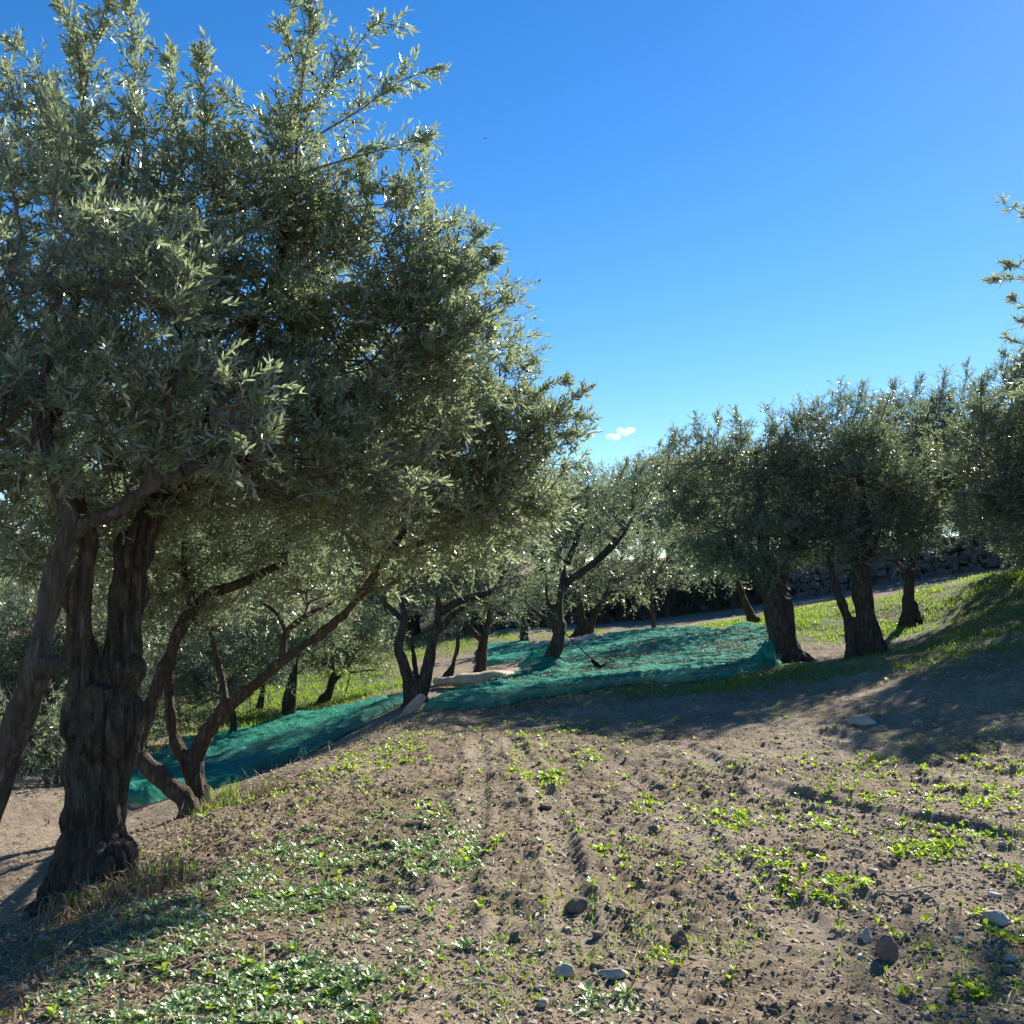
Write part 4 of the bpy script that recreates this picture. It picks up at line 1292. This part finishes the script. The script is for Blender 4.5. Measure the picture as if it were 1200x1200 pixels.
stone("large pale flat stone alone at the edge of the tree shade", 1012, 851, 28, 15)
stone("round pale stone leaning against a tall dark earth clod", 1014, 1103, 15, 16)
stone("pale stone near the bottom left of the long flat one", 661, 1142, 19, 15)
stone("long flat pale stone at the bottom middle", 722, 1142, 32, 11)
stone("pale block of stone beside weeds at the right edge", 1166, 1082, 24, 18)
stone("small grey stone under the weeds at the very bottom middle", 636, 1173, 14, 11)
stone("pale flat pebble in the middle of the pale green weed patch", 424, 1146, 17, 8)
stone("pinkish pale stone left of the weed patch on the dry litter", 238, 1078, 11, 10)
for px, py, w, h in [(1185, 1124, 14, 9), (1122, 1100, 12, 7), (1022, 1027, 12, 6), (1100, 1118, 10, 6), (792, 1128, 9, 6), (607, 1071, 9, 6), (472, 1073, 11, 6), (1165, 1050, 14, 6), (1085, 1053, 10, 6), (560, 1150, 9, 7), (1062, 1100, 9, 6)]:
    stone("small pale stone lying loose on the tilled brown earth", px, py, w, h, group="small stones on the tilled earth")
M_CLODO = simple("dark_clod", (.20, .148, .108), .95, .1, .35, 25, .02)
stone("tall dark pointed clod of earth casting a shadow towards the corner", 1040, 1122, 24, 34, M_CLODO, name="earth_clod")
stone("chunky dark clod of earth between the wheel tracks and the weed patch", 675, 1064, 24, 20, M_CLODO, name="earth_clod")
stone("dark clod of earth just above the bottom centre stones", 797, 1102, 22, 18, M_CLODO, name="earth_clod")
for px, py, w, h in [(604, 1098, 15, 12), (872, 932, 13, 9), (765, 972, 11, 8), (950, 1000, 16, 10), (640, 945, 14, 9), (1035, 1018, 14, 9), (1063, 1065, 13, 9), (1180, 1140, 16, 11), (880, 940, 10, 7), (700, 1095, 13, 9), (555, 1115, 12, 9)]:
    stone("dark crumbly clod of earth on the tilled field", px, py, w, h, M_CLODO, "clods of earth on the field", "earth_clod")

# ------------------------------------------------------------------ loose clods, litter, weeds
def scatter_xy(n, xr, yr, near_pow=1.6):
    """points on the field, denser close to where one looks from"""
    u = rng.uniform(0, 1, n)
    y = yr[0] * (yr[1] / yr[0]) ** (u ** (1 / near_pow * 1.3))
    x = rng.uniform(xr[0], xr[1], n) * (.35 + .65 * y / yr[1]) if False else rng.uniform(-.62, .62, n) * y + rng.normal(0, .3, n)
    return x, y


def clods(n, s0, s1, yr, base, sm):
    x, y = scatter_xy(n, None, yr)
    keep = (field_mask(x, y) > .2) & (noise2(x * 2.2, y * 2.2, 43) + .6 * noise2(x * .8, y * .8, 44) > .55 + rng.normal(0, .2, n))
    x, y = x[keep], y[keep]; n = len(x)
    s = s0 * (s1 / s0) ** (rng.uniform(0, 1, n) ** 2.2)
    v, f = base
    V = v[None] * (1 + rng.uniform(-.42, .42, (n, len(v), 1))) * s[:, None, None] * rng.uniform([.8, .8, .55], [1.3, 1.3, .95], (n, 3))[:, None]
    V = rot_z(V, rng.uniform(0, 6.28, (n, 1)))
    z = h_fine(x, y) + s * .02
    V = V + np.stack([x, y, z], -1)[:, None]
    F_ = f[None] + (np.arange(n) * len(v))[:, None, None]
    return V.reshape(-1, 3), F_.reshape(-1, 3)


mb = MB()
mb.add(*clods(34000, .004, .013, (2.8, 9), ICO0, 1))
mb.add(*clods(26000, .005, .018, (5, 18), ICO0, 1))
mb.add(*clods(1000, .010, .026, (2.8, 18), ICO1, 1))
tag(mb.build("loose_earth", [M_CLOD]), "loose crumbs of brown earth strewn over the tilled field", "earth", kind="stuff")


def strips(n, yr, ln, wd, maskf, upr=.25):
    x, y = scatter_xy(n, None, yr)
    k = maskf(x, y) > rng.uniform(0, 1, n)
    x, y = x[k], y[k]; n = len(x)
    z = h_fine(x, y) + .004
    a = rng.uniform(0, 6.28, n); l = ln * rng.uniform(.4, 1.4, n); w = wd * rng.uniform(.5, 1.4, n)
    el = np.abs(rng.normal(0, upr, n))
    d = np.stack([np.cos(a) * np.cos(el), np.sin(a) * np.cos(el), np.sin(el)], -1)
    sd = norm(np.cross(d, [0, 0, 1]) + np.stack([0 * a, 0 * a, rng.normal(0, .4, n)], -1))
    p = np.stack([x, y, z], -1)
    m = p + d * l[:, None] * .5 + np.stack([0 * a, 0 * a, l * rng.uniform(-.02, .12, n)], -1)
    e = p + d * l[:, None]
    V = np.stack([p, m + sd * w[:, None] * .5, e, m - sd * w[:, None] * .5], 1)
    return V.reshape(-1, 3), np.arange(n * 4).reshape(n, 4)


def bank_mask(x, y):
    edge = np.interp(y, [0, 4.5, 8.6, 12, 13.5, 16], [-2.4, -2.45, -2.5, -1.9, -1.3, -.6])
    e = x - edge
    return np.clip(np.exp(-((e - .35) / .75) ** 2) * 1.1 + .22 * sstep(-.4, .3, e) * (1 - sstep(1.5, 4, e)) + .10 * field_mask(x, y), 0, 1)


mb = MB()
mb.add(*strips(80000, (3, 14.5), .045, .013, bank_mask), sm=0)
mb.add(*strips(9000, (3, 12), .16, .005, lambda x, y: bank_mask(x, y) * .8, .35), sm=0)
mb.add(*strips(24000, (4.5, 14), .05, .014, lambda x, y: (1 - sstep(-2.9, -2.5, x)) * (.25 + .7 * noise2(x * 2, y * 2, 66))), sm=0)
tag(mb.build("dry_litter", [M_STRAW]), "dry leaves and straw littering the bank and field edge", "litter", kind="stuff")

# sticks lying on the ground
for lab, pp in [("thin pale dry stick lying among the weeds on the right", [(1028, 1052), (1055, 1049), (1085, 1047), (1108, 1046)]),
                ("forked dry twig lying in the shade of the knotted trunk", [(66, 1128), (82, 1112), (98, 1095)]),
                ("short pale stick half buried at the bottom of the weed patch", [(548, 1156), (572, 1157), (592, 1155)])]:
    pts = [hit(*p, True) + [0, 0, .012] for p in pp]
    q, rr = spline(pts, np.linspace(.006, .0035, len(pts)), .02)
    mb = MB(); v, f, c = tube(q, rr, 6); mb.add(v - q[0], f)
    o = mb.build("stick", [M_WOOD]); o.location = [float(t) for t in q[0]]; tag(o, lab, "stick")


def rosettes(x, y, size, nl, wid, elev):
    """low plants, nl oval leaves each"""
    n = len(x)
    z = h_fine(x, y)
    a = rng.uniform(0, 6.28, (n, 1)) + np.arange(nl) * 2.4 + rng.normal(0, .25, (n, nl))
    el = elev + rng.normal(0, .22, (n, nl)) + .35 * np.linspace(0, 1, nl)[None]
    l = size[:, None] * rng.uniform(.6, 1.15, (n, nl)); w = l * wid * rng.uniform(.8, 1.2, (n, nl))
    d = np.stack([np.cos(a) * np.cos(el), np.sin(a) * np.cos(el), np.sin(el)], -1)
    hz = np.stack([np.cos(a), np.sin(a), 0 * a], -1)
    sd = np.stack([-np.sin(a), np.cos(a), rng.normal(0, .25, (n, nl))], -1); sd = norm(sd)
    up = np.cross(hz, np.stack([-np.sin(a), np.cos(a), 0 * a], -1))
    b = np.stack([x, y, z], -1)[:, None] + d * (l * .12)[..., None]
    L_, W_ = l[..., None], w[..., None]
    droop = -up * L_ * rng.uniform(.02, .28, (n, nl))[..., None]
    m1 = b + d * L_ * .35; m2 = b + d * L_ * .72 + droop * .45; e = b + d * L_ + droop
    fold = up * W_ * .18
    V = np.stack([b, m1 + sd * W_ * .38 + fold, m2 + sd * W_ * .45 + fold, e, m2 - sd * W_ * .45 + fold, m1 - sd * W_ * .38 + fold, m1, m2], 2).reshape(-1, 3)
    o = (np.arange(n * nl) * 8)[:, None]
    T = np.concatenate([o + [[0, 6, 1]], o + [[0, 5, 6]], o + [[2, 7, 3]], o + [[7, 4, 3]]]).reshape(-1, 3)
    Q = np.concatenate([o + [[6, 7, 2, 1]], o + [[6, 5, 4, 7]]]).reshape(-1, 4)
    return V, T, Q


def patch_mask(x, y, pats):
    m = np.zeros(x.shape)
    for px, py, rx, ry, a in pats:
        c = hit(px, py); rxx = rx * c[1] / F
        ryy = abs(hit(px, py - ry)[1] - hit(px, min(py + ry, 1199))[1]) / 2 + .05
        m = np.maximum(m, a * (1 - sstep(.5, 1.25, np.hypot((x - c[0]) / rxx, (y - c[1]) / ryy))))
    return m


PALE = [(330, 1060, 170, 70, .9), (250, 1140, 170, 60, 1), (430, 1100, 130, 90, .85), (470, 1000, 100, 50, .8), (380, 1010, 110, 45, .6), (560, 1180, 120, 40, .5), (520, 960, 60, 30, .35),
        (640, 1010, 50, 25, .2), (700, 1180, 70, 20, .35), (620, 1100, 60, 40, .18), (200, 1190, 150, 30, .9), (540, 1110, 60, 60, .6)]
BRIGHT = [(795, 945, 60, 22, .8), (850, 955, 40, 15, .6), (905, 1015, 70, 22, .8), (960, 1045, 60, 15, .8), (1075, 990, 60, 18, .9), (1130, 985, 60, 30, .6), (1140, 930, 70, 40, .6), (1050, 905, 70, 25, .45),
          (625, 890, 32, 30, .9), (640, 915, 25, 12, .9), (690, 888, 22, 10, .7), (735, 1000, 45, 15, .8), (780, 1005, 22, 12, .9), (720, 1020, 30, 12, .5), (470, 880, 50, 22, .7), (420, 900, 60, 25, .5), (700, 850, 120, 14, .35),
          (780, 1125, 25, 8, .8), (1050, 1085, 40, 12, .8), (1090, 1105, 35, 10, .6), (1180, 1085, 30, 14, .8), (1180, 1010, 40, 30, .6), (900, 900, 80, 14, .25), (950, 970, 60, 14, .45), (1000, 930, 60, 20, .25),
          (860, 1050, 25, 8, .5), (560, 1000, 35, 15, .3), (300, 930, 60, 18, .4), (1130, 1160, 20, 8, .4), (600, 850, 60, 10, .5), (1170, 890, 50, 20, .5)]

x, y = scatter_xy(72000, None, (2.7, 10))
m = patch_mask(x, y, PALE) * field_mask(x, y)
k = (m * (.25 + 1.3 * sstep(.38, .66, fbm2(x * 2.6, y * 2.6, 101, 3))) > rng.uniform(.1, 1.7, len(x)))
x, y = x[k], y[k]
mb = MB()
V, T, Q = rosettes(x, y, rng.uniform(.014, .04, len(x)), 8, .48, .30)
mb.add(V, T); mb.add(np.zeros((0, 3)), Q - len(V))
k = rng.uniform(0, 1, len(x)) < .05
V, T, Q = rosettes(x[k], y[k], rng.uniform(.036, .058, k.sum()), 9, .40, .45)
mb.add(V, T); mb.add(np.zeros((0, 3)), Q - len(V))
tag(mb.build("pale_weeds", [M_WEED]), "low pale green weeds carpeting the near left part of the field", "weeds", kind="stuff")

x, y = scatter_xy(70000, None, (3, 15))
m = np.maximum(patch_mask(x, y, BRIGHT), .035) * field_mask(x, y)
k = (m * (.15 + 1.4 * sstep(.42, .68, fbm2(x * 3.2, y * 3.2, 111, 3))) > rng.uniform(0, 2.0, len(x)))
x, y = x[k], y[k]
mb = MB()
V, T, Q = rosettes(x, y, rng.uniform(.02, .05, len(x)), 7, .55, .55)
mb.add(V, T); mb.add(np.zeros((0, 3)), Q - len(V))
tag(mb.build("bright_weeds", [M_SEED]), "bright green seedling weeds in scattered patches on the brown earth", "weeds", kind="stuff")


def blades(x, y, ln, wd, mat_, name, label, cat, kind="stuff"):
    n = len(x)
    z = h_fine(x, y) - .01
    a = rng.uniform(0, 6.28, n); le = ln * rng.uniform(.5, 1.4, n); w = wd * rng.uniform(.6, 1.3, n)
    lean = rng.uniform(.2, 1.35, n)
    hz = np.stack([np.cos(a), np.sin(a), 0 * a], -1); sd = np.stack([-np.sin(a), np.cos(a), 0 * a], -1)
    p = np.stack([x, y, z], -1); up = np.array([0, 0, 1.0])
    m = p + up * (le * .6)[:, None] + hz * (le * lean * .25)[:, None]
    e = p + up * (le * (1 - .35 * lean))[:, None] + hz * (le * lean * .75)[:, None]
    V = np.stack([p - sd * w[:, None] * .5, p + sd * w[:, None] * .5, m + sd * w[:, None] * .4, e, m - sd * w[:, None] * .4], 1).reshape(-1, 3)
    o5 = (np.arange(n) * 5)[:, None]
    mb = MB(); mb.add(V, o5 + [[0, 1, 2, 4]], sm=0); mb.add(np.zeros((0, 3)), o5 + [[4, 2, 3]] - len(V), sm=0)
    return tag(mb.build(name, [mat_]), label, cat, kind=kind)


n = 420000
x = rng.uniform(-12, 15, n); y = rng.uniform(12, 36, n)
g = green_amt(x, y)
k = g * (.2 + 1.2 * sstep(.4, .65, fbm2(x * 1.6, y * 1.6, 121, 3))) > rng.uniform(.05, 1.5, n)
x, y = x[k], y[k]
blades(x, y, .085, .016, M_GRASS, "grass", "bright green grass on the terraces around the trees", "grass")
n = 60000
x, y = scatter_xy(n, None, (3, 17))
k = field_mask(x, y) * sstep(.45, .7, fbm2(x * 1.9 + 40, y * 1.9, 131, 3)) > rng.uniform(.1, 1.3, n)
blades(x[k], y[k], .045, .006, M_GRASS, "grass_sprouts", "thin green grass sprouts coming up through the tilled earth", "grass")
k = (field_mask(x, y) > .3) & (rng.uniform(0, 1, n) < .02)
blades(x[k], y[k], .11, .004, M_STRAW, "dead_stalks", "dead straw stalks standing in the tilled earth", "stalks")
n = 5200
x = rng.uniform(-.5, 5.2, n); y = rng.uniform(15.5, 24, n)
k = inside(x, y, NETP) & (fbm2(x * 1.2, y * 1.2, 141, 3) > .5)
x, y = x[k], y[k]; n = len(x)
mb = MB()
V = leaves(np.stack([x, y, np.maximum(h_fine(x, y), h_base(x, y) + .035) + .10], -1), np.stack([rng.normal(size=n), rng.normal(size=n), 0 * x + .05], -1), np.full(n, .10), 4, .055, .016, False)
mb.add(V.reshape(-1, 3), np.arange(len(V) * 4).reshape(-1, 4), sm=0)
tag(mb.build("fallen_leaves", [M_STRAW]), "dry olive leaves and trash scattered on the big green net", "leaves", kind="stuff")
# dry grass at the wall top and along the bank crest
n = 26000
x = rng.uniform(-2.2, 12, n); y = wall_y(x) + rng.normal(.45, .28, n)
blades(x, y, .34, .02, M_STRAW, "dry_grass", "dry straw coloured grass along the top of the far terrace wall", "grass")

# tufts at the foot of the knotted trunk and on the crest
def tuft(label, px, py, d, r, n, ln, mat_, group=None):
    c = P(px, py, d); q_ = 1.7 * r * np.sqrt(rng.uniform(0, 1, n)); f_ = rng.uniform(0, 6.283, n); x = c[0] + q_ * np.cos(f_); y = c[1] + .8 * q_ * np.sin(f_)
    org = np.array([c[0], c[1], float(h_base(c[0], c[1]))])
    o = blades(x, y, ln, .008, mat_, "grass_tuft", label, "grass tuft", None)
    co = np.empty(len(o.data.vertices) * 3, np.float32); o.data.vertices.foreach_get("co", co)
    o.data.vertices.foreach_set("co", (co.reshape(-1, 3) - org).astype(np.float32).ravel()); o.data.update()
    o.location = [float(t) for t in org]
    if group: o["group"] = group
    return o


tuft("green weedy tuft growing against the foot of the knotted trunk", 150, 1000, 6.0, .24, 360, .13, M_GRASS)
tuft("straw coloured grass tuft arching in the hollow right of the knotted trunk", 135, 1020, 5.8, .24, 420, .17, M_STRAW)
tuft("green tuft at the root of the forked tree on the bank crest", 250, 925, 8.6, .14, 160, .10, M_GRASS)
tuft("dry grass clump on the crest just right of the lower net", 285, 905, 8.9, .24, 300, .11, M_STRAW)
tuft("pale fine-leaved tuft in front of the lower net", 255, 912, 9.1, .12, 200, .17, M_GRASS)

# ------------------------------------------------------------------ cloud and bird
mc, nt, out = mat("cloud_vapour")
tc = nd(nt, "ShaderNodeTexCoord")
nn = nd(nt, "ShaderNodeTexNoise", Scale=.16, Detail=5.0, Roughness=.6)
nt.links.new(tc.outputs["Object"], nn.inputs["Vector"])
mr = nd(nt, "ShaderNodeMapRange"); mr.inputs[1].default_value = .42; mr.inputs[2].default_value = .68; mr.inputs[3].default_value = 0; mr.inputs[4].default_value = .15
nt.links.new(nn.outputs[0], mr.inputs[0])
vp = nd(nt, "ShaderNodeVolumePrincipled", Color=(1, 1, 1, 1)); vp.inputs["Anisotropy"].default_value = .3
nt.links.new(mr.outputs[0], vp.inputs["Density"])
nt.links.new(vp.outputs[0], out.inputs[1])
for lab, px, py, w, h in [("small white wisp of cloud above the gap between the trees", 727, 508, 15, 6.5), ("tiny cloud wisp touching the tip of the near crown", 696, 507, 7, 5)]:
    c = P(px, py, 1000); s = 1000 / F
    mb = MB(); v, f = ICO3
    for k in range(5):
        o_ = np.array([(k - 2) * .38 * w * s, rng.normal(0, 2), rng.normal(0, .3) * h * s + (k - 2) * .18 * h * s])
        mb.add(v * np.array([w * .42, w * .4, h * .6]) * s * (.8 + .4 * noise3(v * 2 + k * 9, 5))[:, None] + o_, f)
    o = mb.build("cloud", [mc]); o.location = [float(t) for t in c]
    tag(o, lab, "cloud", kind=None)
c = P(568.5, 162.5, 40)
mb = MB(); v, f = ICO1; mb.add(v * [.02, .045, .02], f)
bird = mb.build("bird", [M_BIRD]); bird.location = [float(t) for t in c]
tag(bird, "tiny dark bird high in the clear blue sky", "bird")
for s in (-1, 1):
    mb = MB()
    mb.add([(s * .01, .03, .008), (s * .05, .03, .025), (s * .09, -.01, .015), (s * .05, -.02, .022), (s * .01, -.03, .006), (s * .05, .0, .018)], [(0, 1, 5), (1, 2, 5), (2, 3, 5), (3, 4, 5), (4, 0, 5)])
    mb.build("wing", [M_BIRD], bird)

# ------------------------------------------------------------------ light
SUN_AZ, SUN_EL = R(34), R(31.5)
w = bpy.data.worlds.new("World"); S.world = w; w.use_nodes = True
nt = w.node_tree; nt.nodes.clear()
sky = nt.nodes.new("ShaderNodeTexSky"); sky.sky_type = "NISHITA"; sky.sun_disc = False
sky.sun_elevation = SUN_EL; sky.sun_rotation = SUN_AZ; sky.altitude = 200; sky.air_density = 1.0; sky.dust_density = .04; sky.ozone_density = 3.0
hs = nt.nodes.new("ShaderNodeHueSaturation"); hs.inputs["Saturation"].default_value = 1.34; hs.inputs["Hue"].default_value = .506; hs.inputs["Value"].default_value = 1.0
bg = nt.nodes.new("ShaderNodeBackground"); bg.inputs[1].default_value = .073
wo = nt.nodes.new("ShaderNodeOutputWorld")
nt.links.new(sky.outputs[0], hs.inputs["Color"]); nt.links.new(hs.outputs[0], bg.inputs[0]); nt.links.new(bg.outputs[0], wo.inputs[0])
sl = bpy.data.lights.new("sun", "SUN"); sl.energy = 5.0; sl.angle = R(.53); sl.color = (1, .945, .86)
so = bpy.data.objects.new("sun", sl); COL.objects.link(so)
dirv = Vector((math.sin(SUN_AZ) * math.cos(SUN_EL), math.cos(SUN_AZ) * math.cos(SUN_EL), math.sin(SUN_EL)))
so.rotation_euler = dirv.to_track_quat("Z", "Y").to_euler(); so.location = (0, 0, 30)
S.view_settings.view_transform = "Standard"; S.view_settings.look = "None"; S.view_settings.exposure = 1.2; S.view_settings.gamma = 1
S.cycles.max_bounces = 6; S.cycles.diffuse_bounces = 3; S.cycles.glossy_bounces = 2; S.cycles.transmission_bounces = 4
S.cycles.transparent_max_bounces = 8; S.cycles.volume_bounces = 3; S.cycles.use_denoising = True
